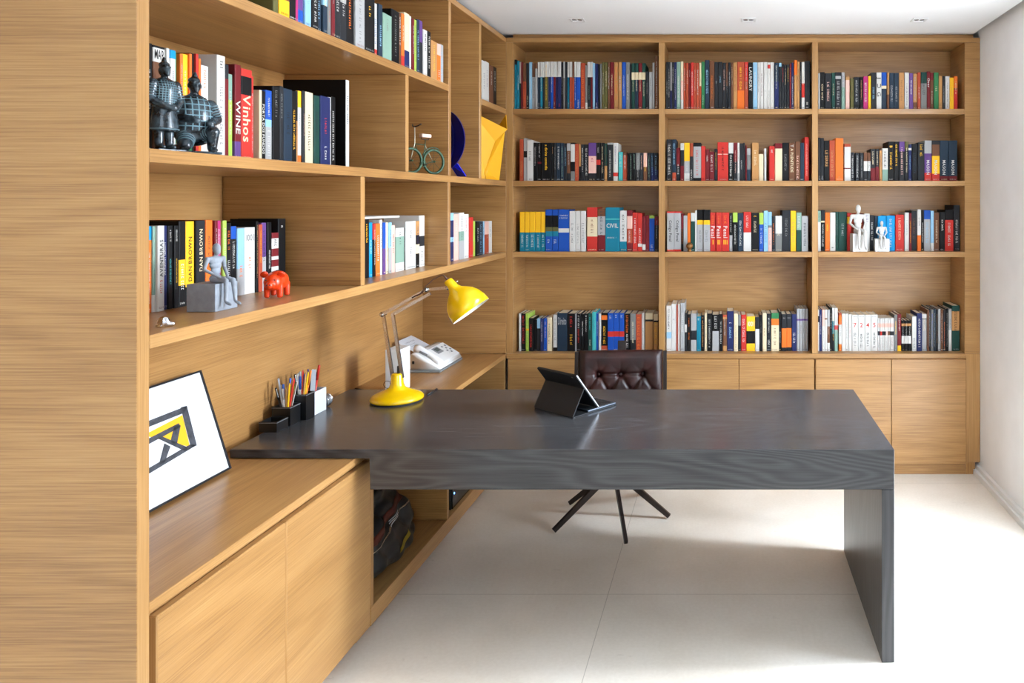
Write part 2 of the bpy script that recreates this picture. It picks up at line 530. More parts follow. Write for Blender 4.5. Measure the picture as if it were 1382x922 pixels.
# ------------------------------------------------------------------ light
w = bpy.data.worlds.new('sky'); SC.world = w; w.use_nodes = True
bg = w.node_tree.nodes['Background']
N, L = w.node_tree.nodes.new, w.node_tree.links.new
tc = N('ShaderNodeTexCoord'); sx = N('ShaderNodeSeparateXYZ'); L(tc.outputs['Generated'], sx.inputs[0])
mr = N('ShaderNodeMapRange'); mr.inputs['From Min'].default_value = -0.06; mr.inputs['From Max'].default_value = 0.12
L(sx.outputs['Z'], mr.inputs['Value'])
mx = N('ShaderNodeMix'); mx.data_type = 'RGBA'
L(mr.outputs[0], mx.inputs[0])
mx.inputs[6].default_value = (0.42, 0.44, 0.46, 1)      # paved garden below the horizon
mx.inputs[7].default_value = (0.80, 0.94, 1.10, 1)       # bright hazy sky
L(mx.outputs[2], bg.inputs['Color'])
bg.inputs['Strength'].default_value = 12.0


def area(name, loc, rot, sx, sy, power, col):
    l = bpy.data.lights.new(name, 'AREA'); l.shape = 'RECTANGLE'; l.size = sx; l.size_y = sy
    l.energy = power; l.color = col
    o = bpy.data.objects.new(name, l); COL.objects.link(o)
    o.location = loc; o.rotation_euler = rot
    return o


# bright gap of open sky beyond the garden opening in the right wall
area('daylight_opening', (4.2, 2.82, 2.35), (0, R(78), 0), 1.8, 0.3, 180, (0.88, 0.97, 1.08))
SC.view_settings.view_transform = 'Standard'
SC.view_settings.look = 'None'
SC.view_settings.exposure = 0.42
SC.view_settings.gamma = 1.0
SC.view_settings.use_curve_mapping = False
SC.cycles.max_bounces = 8
SC.cycles.diffuse_bounces = 5
SC.cycles.use_denoising = True
# ================================================================== books
PAL = dict(
    k=(14, 14, 16, 'black'), K=(36, 38, 42, 'charcoal'), w=(206, 204, 199, 'white'), c=(222, 205, 170, 'cream'),
    g=(122, 122, 120, 'grey'), l=(166, 166, 166, 'pale grey'), r=(196, 52, 44, 'red'), R=(112, 28, 34, 'maroon'),
    o=(226, 112, 40, 'orange'), y=(244, 186, 36, 'yellow'), b=(28, 78, 168, 'blue'), B=(34, 42, 88, 'navy'),
    s=(142, 186, 214, 'pale blue'), t=(22, 118, 142, 'teal'), u=(10, 140, 200, 'bright blue'), e=(52, 120, 74, 'green'),
    E=(28, 66, 58, 'dark green'), n=(108, 70, 48, 'brown'), N=(186, 136, 84, 'tan'), p=(98, 66, 128, 'purple'),
    m=(176, 46, 108, 'magenta'), d=(34, 50, 66, 'slate blue'), a=(70, 172, 172, 'aqua'), L=(166, 196, 84, 'lime'),
    i=(228, 182, 168, 'pink'), v=(172, 74, 48, 'rust'), x=(132, 162, 146, 'sage'), O=(96, 92, 52, 'olive'))
BM = {k: mat('book_cover_' + v[3].replace(' ', '_'), v[:3], 0.55, spec=0.22) for k, v in PAL.items()}
IM = {k: mat('book_print_' + v[3].replace(' ', '_'), v[:3], 0.5, spec=0.3) for k, v in PAL.items()}
M['paper'] = mat('book_pages', (222, 208, 182), 0.9, vary=0.04, scale=300)
KEYS = list(PAL)

# one book per word: right_edge,top,colours[,print]...   (edges and tops read off one shelf, left to right)
#   colours  w32t = white down to 32 %, then teal        print  w20-70 = small white lettering, w20-70Text = that word, hw.. = level
#   gNNN = next book starts at NNN;  @z magazine, @m manga volume, @c comic book
BAYS = [
 # ---- far wall, top shelf
 ('back', 685, 70, 6.581, 495, Z1, 4.415, 60, 'top shelf, left bay, far wall', 'far left top shelf', '@c', '''
80,70,k10t,k20-80 105,80,t,w30-60 120,90,w45E 135,92,R 165,100,n40v,k30-70 190,100,K,c70-90 215,92,s,w30-80 245,100,n30l
265,100,n12l 290,90,w32d,w85-95 310,90,w32t 325,90,w32K 360,86,w32O 380,86,w32B,w84-92 405,86,w32b 425,86,w32R,w84-92 445,86,w32B
475,86,w32B,r88-95 495,92,K,l30-70 510,88,l34g 528,92,K 550,90,w32t,w86-95 575,90,w32v,l84-94 592,92,n34v 612,90,w32b
648,90,w32b,w80-95 690,100,v,o15-85 708,120,g85w,k88-96 738,90,w32K,x50-80 755,90,w32R 775,100,s 805,105,B,w85-95
820,110,K 838,104,g 860,92,O 890,92,O 910,92,n 945,92,R,c25-70 985,92,N,o10-80 1015,92,N,w30-60 1050,92,b,w28-72 1085,92,g,w25-80
1100,110,K 1130,100,E20c36E56,c34-62 1162,100,E20c36d,c34-62 1195,100,R20c36R,c34-62 1225,100,E20c36E,c40-72 1255,175,K,g30-60 1285,178,l 1305,95,l
1340,36,n,w10-95'''),
 ('back', 890, 70, 6.581, 495, Z1, 4.415, 58, 'top shelf, middle bay, far wall', 'far middle top shelf', '@c', '''
75,90,K,w40-70 95,90,K,w15-75 110,92,l60B 130,92,K,w12-45 152,92,B,w15-80 188,90,x,w30-90 212,85,c40i80w,r20-50 235,98,v,w12-60 258,98,v,w15-45
278,98,R,w15-30 305,95,r,w20-70 325,98,v,w15-60 355,98,v,w15-70 372,98,c50v 402,88,e,w70-90 445,72,d,s20-70 488,80,n,o30-80 520,90,K,w40-45
560,90,K,s30-45 590,95,K,i15-60 610,95,n50K 635,95,K,w20-50 655,95,n 690,95,N 755,88,v60o,y12-58 790,90,r40v 830,95,k,w10-62LAUNDRY
870,95,s,w20-80 893,95,w 925,92,w 960,92,w,g60-63 985,95,w5r13w,g60-80 1020,92,w 1060,98,d40B,w5-55 1085,98,s8K
1110,110,K,r8-40 1130,112,K,c8-45 1155,112,K,y8-40 1172,105,R,o10-40 1195,95,B,w30-90 1222,75,o30N 1245,90,N 1262,92,K,w20-60 1290,92,w45r75w 1340,82,K,w85-90'''),
 ('back', 1095, 80, 6.581, 430, Z1, 4.415, 60, 'top shelf, right bay, far wall', 'far right top shelf', '', '''
78,125,l 120,115,k,c32-76 180,125,K,i25-80 212,120,E,c30-62 268,115,K10l18K,l25-90 298,118,l40x g305 342,155,N10i,w40-90 g346 378,172,O,n20-60
430,158,K85k,l10-80 462,158,k,N10-70 505,152,m,w20-80 530,150,y 578,118,K,s40-72 625,118,w,k9-22J,hk30-42U,k52-66G 672,115,b36c44d,k70-80 692,118,N60n,k20-60
735,122,d,l35-80 780,122,d,l35-80 828,118,N,n20-80 868,118,w,k30-90 905,125,p,w20-60 942,130,N80n 972,118,v,w40-70 1028,115,E30g,k20-60
1060,108,R,w14-46Over 1088,120,R20n,w50-85 1132,118,e,c38-52 1165,148,N,n80-90 1190,150,K,l30-80 1228,152,w,k20-95 1265,165,y,N30-60 1300,152,o36n40r'''),
 # ---- far wall, second shelf
 ('back', 685, 170, 6.581, 478, Z2, 4.42, 105, 'second shelf, left bay, far wall', 'far left second shelf', '', '''
140,120,v,N50-90 172,110,l30k45l 228,128,w 262,150,k,w10-60 300,150,k50R55k,w5-40 388,150,k,y5-72a_divina_comedia 410,150,k,N10-30 432,150,K,l10-70
470,150,d,w10-70 500,152,d,x10-90 525,155,K,s10-60 560,155,l20n80K 598,150,k4w50k75g 632,160,v,N20-90 650,165,N60k 680,165,K,w10-75 718,165,K,w10-85
788,150,p35i80K,m40-50 825,150,k45r58k,w12-28 858,150,k,c10-80 885,155,E60N 938,150,l5K,w20-90 980,152,w78r88w,p8-55 g984 1022,232,a,w10-50
1062,235,n10v,w10-60 1078,245,k 1110,240,k,x5-95 1140,240,k,x5-60 1175,240,g60K,l10-90 1205,240,K,i10-60 1240,240,i50n 1270,240,K,x10-90 1298,240,d50B,s10-80 1335,240,K60B,s10-80'''),
 ('back', 890, 170, 6.581, 480, Z2, 4.42, 62, 'second shelf, middle bay, far wall', 'far middle second shelf', '', '''
112,120,K,w8-85 148,120,d80v,s10-60 185,195,R55K,w50-80 218,155,w18K60R,k4-14 270,150,y48l80w,w55-75 300,155,v35K,w70-95 370,150,k10l92k,r20-85 408,180,r,k92-96
442,208,R,w20-40 488,230,R,w10-70 515,205,K 612,145,r30i32r 658,150,w28k,w32-90 692,150,R50K,i20-80 712,150,w80l 745,155,K,w45-70 760,150,K g764 776,172,R
810,200,l20g65d g820 882,150,N,c20-60 924,250,c g930 950,200,w g975 1025,180,r,w10-20 1092,155,R14c,v10-12 1150,150,k,g30-80 1205,150,n,w5-12T,c15-78A_PLENITUDE
1250,140,n,i35-95 1288,150,d,K20-60 1330,100,r,i15-90'''),
 ('back', 1095, 170, 6.581, 478, Z2, 4.42, 60, 'second shelf, right bay, far wall', 'far right second shelf', '', '''
82,105,K,l88-94 112,108,K,l88-94 160,130,k,N24-65LE_SERRE 212,130,v,N25-90 285,110,o,N90-94 g292 350,160,v8w65R68w 385,235,K,w10-90 g392 430,240,K,w10-90
465,240,K,l10-90 500,238,n30w65K 528,238,n30w65K 570,205,K60R,c8-50 605,205,K55R,c8-50 630,220,N 682,200,w65x,k10-60 735,140,k,y10-16B,y24-70 780,140,k,y5-62
830,140,p25K,i15-85 862,140,O20K,c15-80 892,165,B10w16B,s30-70 945,160,k,d25-85 1005,150,K,y5-35 1072,130,l32p80r,w48-85MASON 1142,130,K10n38y82r,w48-85MASON
1220,130,d88R,w48-85MASON 1300,130,d88R,w48-85MASON'''),
 # ---- far wall, third shelf
 ('back', 685, 265, 6.581, 480, Z3, 4.425, 105, 'third shelf, left bay, far wall', 'far left third shelf', '', '''
153,140,y52t,w58-90 195,140,y52t,w58-90 245,140,y52t,w58-90 295,140,y52t,w58-90 335,140,y52t,w58-90 395,118,b14k42O52t64b,w72-82 448,118,b14k42O52t64b,w72-82
548,118,b45w55b,hw10-22 602,132,w,g30-80 645,132,w,g30-80 695,132,w,g30-80 g704 798,100,r22c66r,R28-60 868,110,n18l62R 995,100,t25a28t,hw36-46CIVIL,hw65-70 1058,128,w76t,k10-70
1108,125,R14i45v80R,w50-80 1155,145,r,w15-80 1195,150,r80w88r,w40-85 1225,178,R80w96R 1258,170,R 1305,172,L8b,w82-92 1340,180,R25K'''),
 ('back', 890, 265, 6.581, 482, Z3, 4.425, 65, 'third shelf, middle bay, far wall', 'far middle third shelf', '', '''
130,135,r4l95r,k22-76Código_Penal 192,135,r4l95r,k22-76Código_Penal 212,155,R40k,o40-80 248,172,l 278,150,o 315,148,w22E 332,128,w
390,120,k25y36l,g50-80 450,120,k25y36l,g50-80 502,145,r,o8-30,w34-66Penal,hy70-82I 553,145,r,o8-30,w34-66Penal,hy70-82II 620,145,r,o8-30,w34-66Penal,hy70-82III
650,150,k58l,w5-50 695,145,L25k,w32-85 745,150,d,w20-85 815,140,r52w,w10-45 885,148,k,y5-12,c22-50 925,148,L30b,w40-80 965,130,s,b30-80 998,140,s34g40i,g45-85
1028,180,K,o20-80 1090,175,w50g 1165,125,K,g20-65 1215,130,y,N20-80 1262,145,x45E,w10-40 1322,175,l,K20-85'''),
 ('back', 1095, 265, 6.581, 485, Z3, 4.465, 55, 'third shelf, right bay, far wall', 'far right third shelf', '', '''
85,130,x28w,k5-25 122,125,K26c30k,w32-90 165,145,o,y30-50 215,145,w,k90-95 242,140,E,g20-60 318,140,E,l30-60 360,150,r10y28r 420,152,v 470,155,R 520,155,w,p5-25
560,170,K,w20-70 590,175,d,k20-60 665,175,u,w20-50 g667 745,172,u,w10-90 g748 825,165,r g828 868,145,w,x20-60 890,150,R 940,130,K,n20-70 975,118,w62o,k20-40
1002,125,k,w30-80 1060,125,b22l,s30-80 1090,130,s80w 1140,145,n,c20-80 1188,140,k,w20-50 1265,120,k25r,w32-55,w62-90 1320,80,K,w30-85'''),
 # ---- far wall, bottom row on the worktop
 ('back', 685, 400, 6.581, 485, ZC, 4.455, 100, 'bottom row, left bay, far wall', 'far left bottom row', '', '''
118,155,w 160,155,k,r5-80 188,155,L40y45L,k10-90 230,195,k,r20-90 258,212,k 290,200,s30K 318,198,B,w10-70 350,198,b,i10-60 392,190,c g402 440,165,w90k,g10-70
530,150,d,hl10-30Direito 600,155,k,r5-40,y55-85 612,155,l 650,155,k,r40-80,w5-40 680,160,k,w20-60 715,155,k,w5-50 750,152,E,a10-45,w70-85 785,140,a 808,155,b,w20-60 830,155,w 888,150,k6o18k86v,y35-82
940,150,b48r62b,w5-15 988,150,b48r62b,w5-15 1035,150,b48r62b,w5-15 1088,155,k,o5-50,w55-90 1140,155,g70K 1190,160,v,o5-95 1215,150,w,g40-60 g1222 1292,150,c17k22N g1296 1338,160,c17k22N'''),
 ('back', 890, 400, 6.581, 490, ZC, 4.455, 60, 'bottom row, middle bay, far wall', 'far middle bottom row', '', '''
@z105,85,w58s72w @z150,70,w,p30-34 @z162,80,v @z185,70,w,i20-80 @z225,60,l,w20-60 245,150,K30w50K 278,160,k,o10-35,o50-70 330,155,l45K70l 368,180,t,w5-12 400,170,k,N5-90 422,150,c
468,155,k,w15-90 530,165,k45l,w5-40 562,160,k,w20-80 600,165,v6N12n85N 660,135,B,w28-32,s40-70 698,155,c,g30-90 725,165,g30K 772,165,r,w12-80 850,180,y42k78y,hw14-28:1001 888,185,K35w
915,165,k,g20-50 952,150,c,n40-60 992,155,K,w10-50,w70-88 1062,150,e15o32c,n40-85 1085,140,k,w50-80 1130,160,K38o90K,hl6-12 1175,160,K38o90K,hl6-12 1220,160,B,w50-80
@z1245,112,l24p28l,b38-60 @z1270,112,l24p28l,n38-60 @z1295,112,l24p28l,g38-60 @z1320,112,l24p28l,n38-60'''),
 ('back', 1095, 400, 6.581, 490, ZC, 4.455, 58, 'bottom row, right bay, far wall', 'far right bottom row', '', '''
70,120,w15k30w,k60-90 95,120,B 120,120,i40w,n50-90 142,120,w20n24w 165,120,l40n80w 185,100,k 205,105,w30t60K 235,105,w40r50x g244 270,150,v6o30w82o 305,155,w 330,155,w @m360,160,w,r30-65
@m415,165,w,hk3-6,hr22-34:7,k50-92 @m475,165,w,hk3-6,hr22-34:2,k50-92 @m530,165,w,hk3-6,hr22-34:4,k50-92 @m592,165,w,hk3-6,hr22-34:5,k50-92
@m610,195,w16i28w40K52w,n58-90 @m628,195,w16i28w40r52w,n58-90 @m646,195,w16i28w40K52w,n58-90 @m664,195,w16i28w40K52w,n58-90 @m682,195,w16i28w40i52w,n58-90 @m700,195,w16i28w40n52w,n58-90 @m735,195,w16i28w40K52w,n58-90
765,165,g 800,160,R85y,w10-45 828,215,k10N18k50w75k 858,215,k10N18k50w75k 888,215,k10N18k50w75k g894 935,180,w,k60-90 985,150,B,w15-90 1028,160,w12K14l
@z1045,120,n,g10-90 @z1062,110,K,w10-90 @z1085,118,g,b10-90 @z1105,112,d,l10-90 @z1125,118,K,N10-80 @z1148,112,l,g10-90 @z1170,118,n,w10-80 @z1195,120,K,o30-95 @z1220,112,k,l10-90 1250,115,l50w
1320,85,E12N55E'''),
 # ---- left wall bookcase
 ('left', 360, 0, 4.188, 0, Z1, -1.303, 40, 'top shelf of left bookcase', 'left top shelf', '', '''
70,h22,O,k10-70 130,h23,n78y,w20-50 170,h21,k,w10-60 188,h23,m,w10-70 220,h22,p80b,w20-60 255,h23,s,x20-70 292,h24,k,w20-90 320,h22,d,s20-80 345,h23,s60d 365,h21,g,v40-80 385,h22,R
420,h23,K,w20-60 455,h22,l40K,w20-60 500,h26,k,o20-80 553,h26,l,g5-95 612,h25,k,y30-48,w8-14 632,15,w88r,b30-80 655,20,d,s40-80 705,70,x,g10-40 750,48,k,g10-90 765,70,n 782,75,o80r 812,68,c68B,w20-50
822,90,w 835,105,R 848,110,L 865,108,d,s20-80 890,110,p40K 912,165,w 930,175,k,w10-80 965,225,N,y10-80 985,245,i30o,w70-90 1006,248,l,s20-80'''),
 ('left', 360, 0, 4.188, 0, Z1, -1.33, 1219, 'corner cubby above the yellow sculpture', 'corner cubby books', '', '''
1240,340,w,B30-70 1262,345,w,p20-60 1285,365,n 1304,375,k,w10-60'''),
 ('left', 190, 40, 4.607, 0, Z2, -1.44, 52, 'shelf behind the two warrior statuettes', 'left second shelf', '', '''
90,80,k 165,95,k2w15n,hk3-12MAR 185,115,w,k30-60 222,125,u8w,k20-30 240,140,e 262,150,o 300,150,y40o 318,150,o40e 345,145,k 362,150,r 378,180,o 425,220,w,o5-25,g40-80 g478
530,155,w,k5-12,g30-85 556,215,K15R,n40-80 585,275,x30L,w20-70 625,215,R80p,w35-75WINE 693,240,r8k28r,c28-80Vinhos 710,290,r,w20-90 g735 752,375,c 780,380,k,w18-88PORTA_DOS_FUNDOS
820,375,b40s50l,w8-36,w55-90 865,350,k,g5-40 890,350,K,g10-40 942,365,d,k30-60 975,380,k,y25-80 990,380,K40N 1012,380,y22w86o,k30-50 1030,380,K,i30-60 1080,385,c,k30-80 1115,408,E,K20-60 1178,410,B,r30-55,w70-90
1192,420,w 1222,415,k,w20-90 g1285 1308,312,w'''),
 ('left', 190, 230, 4.19, 0, Z3, -1.545, 48, 'shelf of grey mannequin and orange pig', 'left third shelf', '', '''
78,318,u16o,w30-90 95,318,x80w,k40-70 135,315,w,^k16-60AVENTURAS,r64-80 165,315,B,w20-60 195,315,k,w5-20,a40-70 222,315,k,w5-20,y40-70 262,290,k45y75k,w50-80 312,290,y78k,^k18-72DAN_BROWN 322,285,k
375,285,K,^c10-62DAN_BROWN 415,282,o,n20-60 435,285,R,w10-50 462,285,m,w10-60 485,285,L,w10-90 515,300,k,o10-35,w50-80 548,318,b18k,w20-60 590,330,s60l,o55-75 650,325,w,hg10-20:1001,o45-62 665,290,k,N5-80 688,308,v
715,298,p50l 740,295,k,w40-70 780,355,R10w28R42w48R60w78R,k12-26 g786 829,275,k,w10-14,R16-18'''),
 ('left', 480, 130, 3.545, 0, Z3, -1.395, 48, 'left wall cubby above the lamp arm', 'left middle cubby', '', '''
72,590,k,y8-40 88,605,u,w30-60 100,610,r30k 122,610,o,w20-70 135,592,w 148,605,b50p 160,605,c,o30-80 175,605,s50l 192,618,i,r20-60 232,632,w20x80w,k10-40 240,630,k 288,600,w,k20-36,k55-75 305,598,N30k50c70k 330,572,w40K60w,k70-90'''),
 ('left', 480, 130, 3.545, 0, Z3, -1.357, 460, 'left wall cubby below the blue disc', 'left right cubby', '', '''
475,560,s15B50s60B 497,565,i,w20-80 520,558,w40x60l 545,565,w,r10-40 565,580,r,v30-60 577,598,L,o60-90 590,600,k,w20-60 612,600,d,s10-90 622,600,s 640,600,i40v 657,598,w,g20-50'''),
]
load_glyphs(sorted(set('LAUNDRYJGOveradivincomedASONPTUEFHBKWIZMXYVC01óhsLErtCódigoPenalMODireito') | set('Vinhos7245Diretoógl')))
ORD = ['first', 'second', 'third', 'fourth', 'fifth', 'sixth', 'seventh', 'eighth', 'ninth', 'tenth', 'eleventh', 'twelfth', 'thirteenth', 'fourteenth', 'fifteenth']
import re


def cover_mesh(wd, dp, h, cuts, t=0.0022):
    """C-shaped cover, cut level where the spine changes colour; cuts = [(top fraction, bottom fraction, colour index)]"""
    c = min(0.003, wd * 0.18)
    t = min(t, wd * 0.2)
    a = wd / 2
    sec = [(-a, dp), (-a, c), (-a + c * 0.3, c * 0.3), (-a + c, 0), (a - c, 0), (a - c * 0.3, c * 0.3), (a, c), (a, dp), (a - t, dp), (a - t, c + t), (-a + t, c + t), (-a + t, dp)]
    n = len(sec)
    zs = [h * (1 - f1) for f0, f1, k in reversed(cuts)]
    cols = [k for f0, f1, k in reversed(cuts)]
    zs.append(h)
    vs = [(x, y, z) for z in zs for x, y in sec]
    fs, mi = [], []
    for lv in range(len(zs) - 1):
        for i in range(n):
            j = (i + 1) % n
            p, q = lv * n, (lv + 1) * n
            fs.append((p + i, p + j, q + j, q + i)); mi.append(cols[lv])
    fs.append(tuple(range(n))[::-1]); mi.append(cols[0])
    top = (len(zs) - 1) * n
    fs.append(tuple(range(top, top + n))); mi.append(cols[-1])
    return vs, fs, mi, t, c


def marks_geo(u0, u1, size, r):
    """a line of lettering too small to read: short strokes of print"""
    vs, fs, u = [], [], u0
    step = size * 0.62
    while u < u1 - step * 0.4:
        if r.random() < 0.14:
            u += step * 0.7; continue
        w = step * r.uniform(0.5, 0.78)
        kind = r.randrange(4)
        bars = []
        st = w * 0.34
        if kind == 0: bars = [(u, 0, u + st, size), (u + st, 0, u + w, size * 0.22)]
        elif kind == 1: bars = [(u, 0, u + st, size * 0.72), (u + w - st, 0, u + w, size * 0.72), (u + st, size * 0.5, u + w - st, size * 0.72)]
        elif kind == 2: bars = [(u, 0, u + w, size * 0.2), (u, size * 0.2, u + st, size * 0.7), (u, size * 0.7, u + w, size * 0.9)]
        else: bars = [(u + w * 0.3, 0, u + w * 0.3 + st, size)]
        for x0, y0, x1, y1 in bars:
            k = len(vs)
            vs += [(x0, y0), (x1, y0), (x1, y1), (x0, y1)]
            fs.append((k, k + 1, k + 2, k + 3))
        u += step
    return vs, fs


FB = bmesh.new()
N_BOOKS = 0
SIDE_BLACK = set()
for bay in BAYS:
    where, ox, oy, sc_, base, zsh, plane, start, place, group, dflt, data = bay
    ents, cur = [], start
    for tok in data.split():
        if re.match(r'^g\d+$', tok): cur = float(tok[1:]); continue
        kind = dflt
        if tok[0] == '@': kind, tok = tok[:2], tok[2:]
        f = tok.split(',')
        x1 = float(f[0])
        ents.append((cur, x1, f[1], f[2], f[3:], kind)); cur = x1
    info = []
    for (x0, x1, top, cols, prints, kind) in ents:
        r = random.Random(int(x0 * 7 + x1 * 13 + ox))
        px0, px1 = ox + x0 / sc_, ox + x1 / sc_
        if where == 'back':
            Y = plane
            a, b2 = PX(px0, Y), PX(px1, Y)
            py = oy + float(top) / sc_
            h = PZ(py, Y) - zsh
            dp = min(0.195, max(0.12, h * 0.68))
        else:
            Ya, Yb = -plane * 1000 / (VX - px0), -plane * 1000 / (VX - px1)
            a, b2 = Ya, Yb
            h = float(top[1:]) / 100 if top[0] == 'h' else PZ(oy + float(top) / sc_, Ya) - zsh
            dp = min(0.24, max(0.13, h * 0.7))
        h = max(0.11, min(h, 0.36 if where == 'left' else 0.36))
        gap = 0.0006
        wd = max(0.006, (b2 - a) - 2 * gap)
        mid = (a + b2) / 2
        segs = re.findall(r'([a-zA-Z])(\d*)', cols)
        cuts, f0 = [], 0.0
        ks = []
        for k, pc in segs:
            f1 = int(pc) / 100 if pc else 1.0
            if k not in ks: ks.append(k)
            cuts.append((f0, f1, ks.index(k))); f0 = f1
        if f0 < 1.0: cuts[-1] = (cuts[-1][0], 1.0, cuts[-1][2])
        jit = r.uniform(-0.003, 0.006)
        small = h < 0.203
        name = {'@z': 'magazine', '@m': 'manga_volume', '@c': 'comic_book'}.get(kind, 'pocket_book' if small else 'book')
        vs, fs, mi, t, ch = cover_mesh(wd, dp, h, cuts)
        me = bpy.data.meshes.new(name); me.from_pydata(vs, [], fs)
        o = link(name, me, [BM[k] for k in ks])
        for p, q in zip(me.polygons, mi): p.material_index = q
        if cols == 'w' and top == '312':
            me.materials.append(BM['k'])
            for p in me.polygons:
                if p.normal.x < -0.9: p.material_index = 1
        if where == 'back':
            o.location = (mid, plane + jit, zsh + 0.0005)
        else:
            o.location = (plane + jit - 0.004, mid, zsh + 0.0005); o.rotation_euler = (0, 0, R(90))
        ins = 0.003 if wd > 0.012 else 0.0012
        pb = box_bm((-wd / 2 + t + 0.0001, ch + t + 0.0001, ins), (wd / 2 - t - 0.0001, dp - ins, h - ins))
        obj('page_block', pb, M['paper'], o)
        words_ = []
        kb, kt = ks[cuts[-1][2]], ks[cuts[0][2]]
        if not prints and wd > 0.011 and r.random() < 0.75:
            lum = sum(PAL[ks[cuts[len(cuts) // 2][2]]][:3])
            prints = prints + [('kKdRB' if lum > 380 else 'wwclyNo')[r.randrange(5)] + '%d-%d' % (r.randint(6, 25), r.randint(45, 82))]
        if wd > 0.012 and r.random() < 0.55 and not any(p.startswith('h') for p in prints):
            lum = sum(PAL[kb][:3])
            prints = prints + ['h' + ('kKR' if lum > 380 else 'wcl')[r.randrange(3)] + '93-97']
        for pr in prints:
            lev = pr[0] == 'h'; rise = pr[0] == '^'
            if rise: pr = pr[1:]
            if lev: pr = pr[1:]
            g = re.match(r'([a-zA-Z])(\d+)-(\d+):?(.*)$', pr)
            k, q0, q1, tx = g.group(1), int(g.group(2)) / 100, int(g.group(3)) / 100, g.group(4).replace('_', ' ')
            L_ = (q1 - q0) * h
            fy = -0.0004
            if lev:
                H_ = L_
                if tx:
                    gv, gf, ln = text_geo(tx, H_ / 0.72)
                    sq = min(1.0, wd * 0.86 / max(ln, 1e-6)) if ln > wd * 0.86 else 1.0
                    gv = [(u * sq - ln * sq / 2, v_) for u, v_ in gv]
                else:
                    gv, gf = [], []
                    nl = max(1, int(H_ / 0.012))
                    for q in range(nl):
                        v1, f1_ = marks_geo(-wd * 0.36, wd * 0.36, H_ / nl * 0.6, r)
                        k0 = len(gv); gv += [(u, v_ + H_ / nl * q) for u, v_ in v1]; gf += [tuple(i + k0 for i in ff) for ff in f1_]
                V = [(u, fy, h * (1 - q1) + v_) for u, v_ in gv]
            else:
                room = wd - 2 * ch
                if tx:
                    gv, gf, ln = text_geo(tx, 1.0)
                    size = min(L_ / max(ln, 1e-6), room / 0.78)
                    sq = min(1.35, L_ / max(ln * size, 1e-6))
                    gv = [((u - ln / 2) * size * sq, (v_ - 0.36) * size) for u, v_ in gv]
                    zc = h * (1 - (q0 + q1) / 2)
                    V = [(-v_, fy, zc + u) if rise else (v_, fy, zc - u) for u, v_ in gv]
                else:
                    size = min(room * r.uniform(0.34, 0.58), 0.014)
                    gv, gf = marks_geo(0, L_, size, r)
                    V = [(v_ - size / 2, fy, h * (1 - q0) - u) for u, v_ in gv]
            if gf:
                m2 = bpy.data.meshes.new('spine_lettering'); m2.from_pydata(V, [], gf)
                link('spine_lettering', m2, IM[k], o)
            if len(tx) > 3: words_.append(tx)
        info.append((o, ks, cuts, wd, h, name, words_))
        N_BOOKS += 1
    # labels: look first, then its place among those of the same colour on that shelf
    order = {}
    for rec in info:
        o, ks, cuts, wd, h, name, words_ = rec
        big = max(cuts, key=lambda c: c[1] - c[0])[2]
        main = PAL[ks[big]][3]
        order.setdefault((main, name), []).append(o.name)
    for o, ks, cuts, wd, h, name, words_ in info:
        big = max(cuts, key=lambda c: c[1] - c[0])[2]
        main = PAL[ks[big]][3]
        same = order[(main, name)]
        i = same.index(o.name); n = len(same)
        kind = name.replace('_', ' ')
        size = 'thick ' if wd > 0.034 else 'slim ' if wd < 0.015 else ''
        band = ''
        if n == 1: pos = 'only ' + main + ' one'
        elif i == 0: pos = 'first ' + main + ' from left'
        elif i == n - 1: pos = 'last ' + main + ' from left'
        elif i < n / 2 or n - i > 14: pos = ORD[i] + ' ' + main + ' from left'
        else: pos = ORD[n - 1 - i] + ' ' + main + ' from right'
        lab = f'{size}{main} {kind}, {pos}, {place}'
        tail = [k for k in ks if PAL[k][3] != main]
        extra = f'{size}{main} and {PAL[tail[0]][3]} {kind}, {pos}, {place}' if tail else lab
        if len(extra.replace(',', '').split()) <= 16: lab = extra
        tag(o, lab, kind, kind + 's, ' + group)

# a slim white book lying flat across the upright ones in the middle cubby
# ================================================================== things on the desk, shelves and floor
M['black_leather'] = mat('black_leatherette', (11, 12, 15), 0.42, bump=0.15, scale=300)
M['stitch'] = mat('pale_stitching', (150, 152, 155), 0.7)
M['white_card'] = mat('white_card_box', (208, 211, 216), 0.5)
M['yellow'] = mat('yellow_enamel', (250, 200, 8), 0.22, coat=0.5)
M['chrome'] = mat('polished_metal', (205, 205, 205), 0.22, 1.0)
M['steel'] = mat('satin_metal', (226, 218, 206), 0.25, 1.0)
M['white_enamel'] = mat('white_enamel', (245, 243, 236), 0.4)
M['black_plastic'] = mat('black_plastic', (22, 23, 25), 0.4)
M['dark_metal'] = mat('dark_bronze_metal', (44, 34, 30), 0.4, 0.3)
M['white_plastic'] = mat('white_plastic', (232, 232, 230), 0.4)
M['grey_plastic'] = mat('grey_plastic', (126, 130, 132), 0.45)
M['silver'] = mat('silver', (215, 215, 218), 0.12, 1.0)


def hollow_bm(lo, hi, wall, floor):
    b = box_bm(lo, hi)
    b.faces.ensure_lookup_table()
    top = max(b.faces, key=lambda f: f.calc_center_median().z)
    bmesh.ops.inset_region(b, faces=[top], thickness=wall)
    top = [f for f in b.faces if f.normal.z > 0.9 and abs(f.calc_center_median().z - hi[2]) < 1e-6]
    top = min(top, key=lambda f: (f.calc_center_median() - Vector(((lo[0] + hi[0]) / 2, (lo[1] + hi[1]) / 2, hi[2]))).length)
    r = bmesh.ops.extrude_discrete_faces(b, faces=[top])
    d = hi[2] - lo[2] - floor
    bmesh.ops.translate(b, verts=r['faces'][0].verts, vec=(0, 0, -d))
    return b


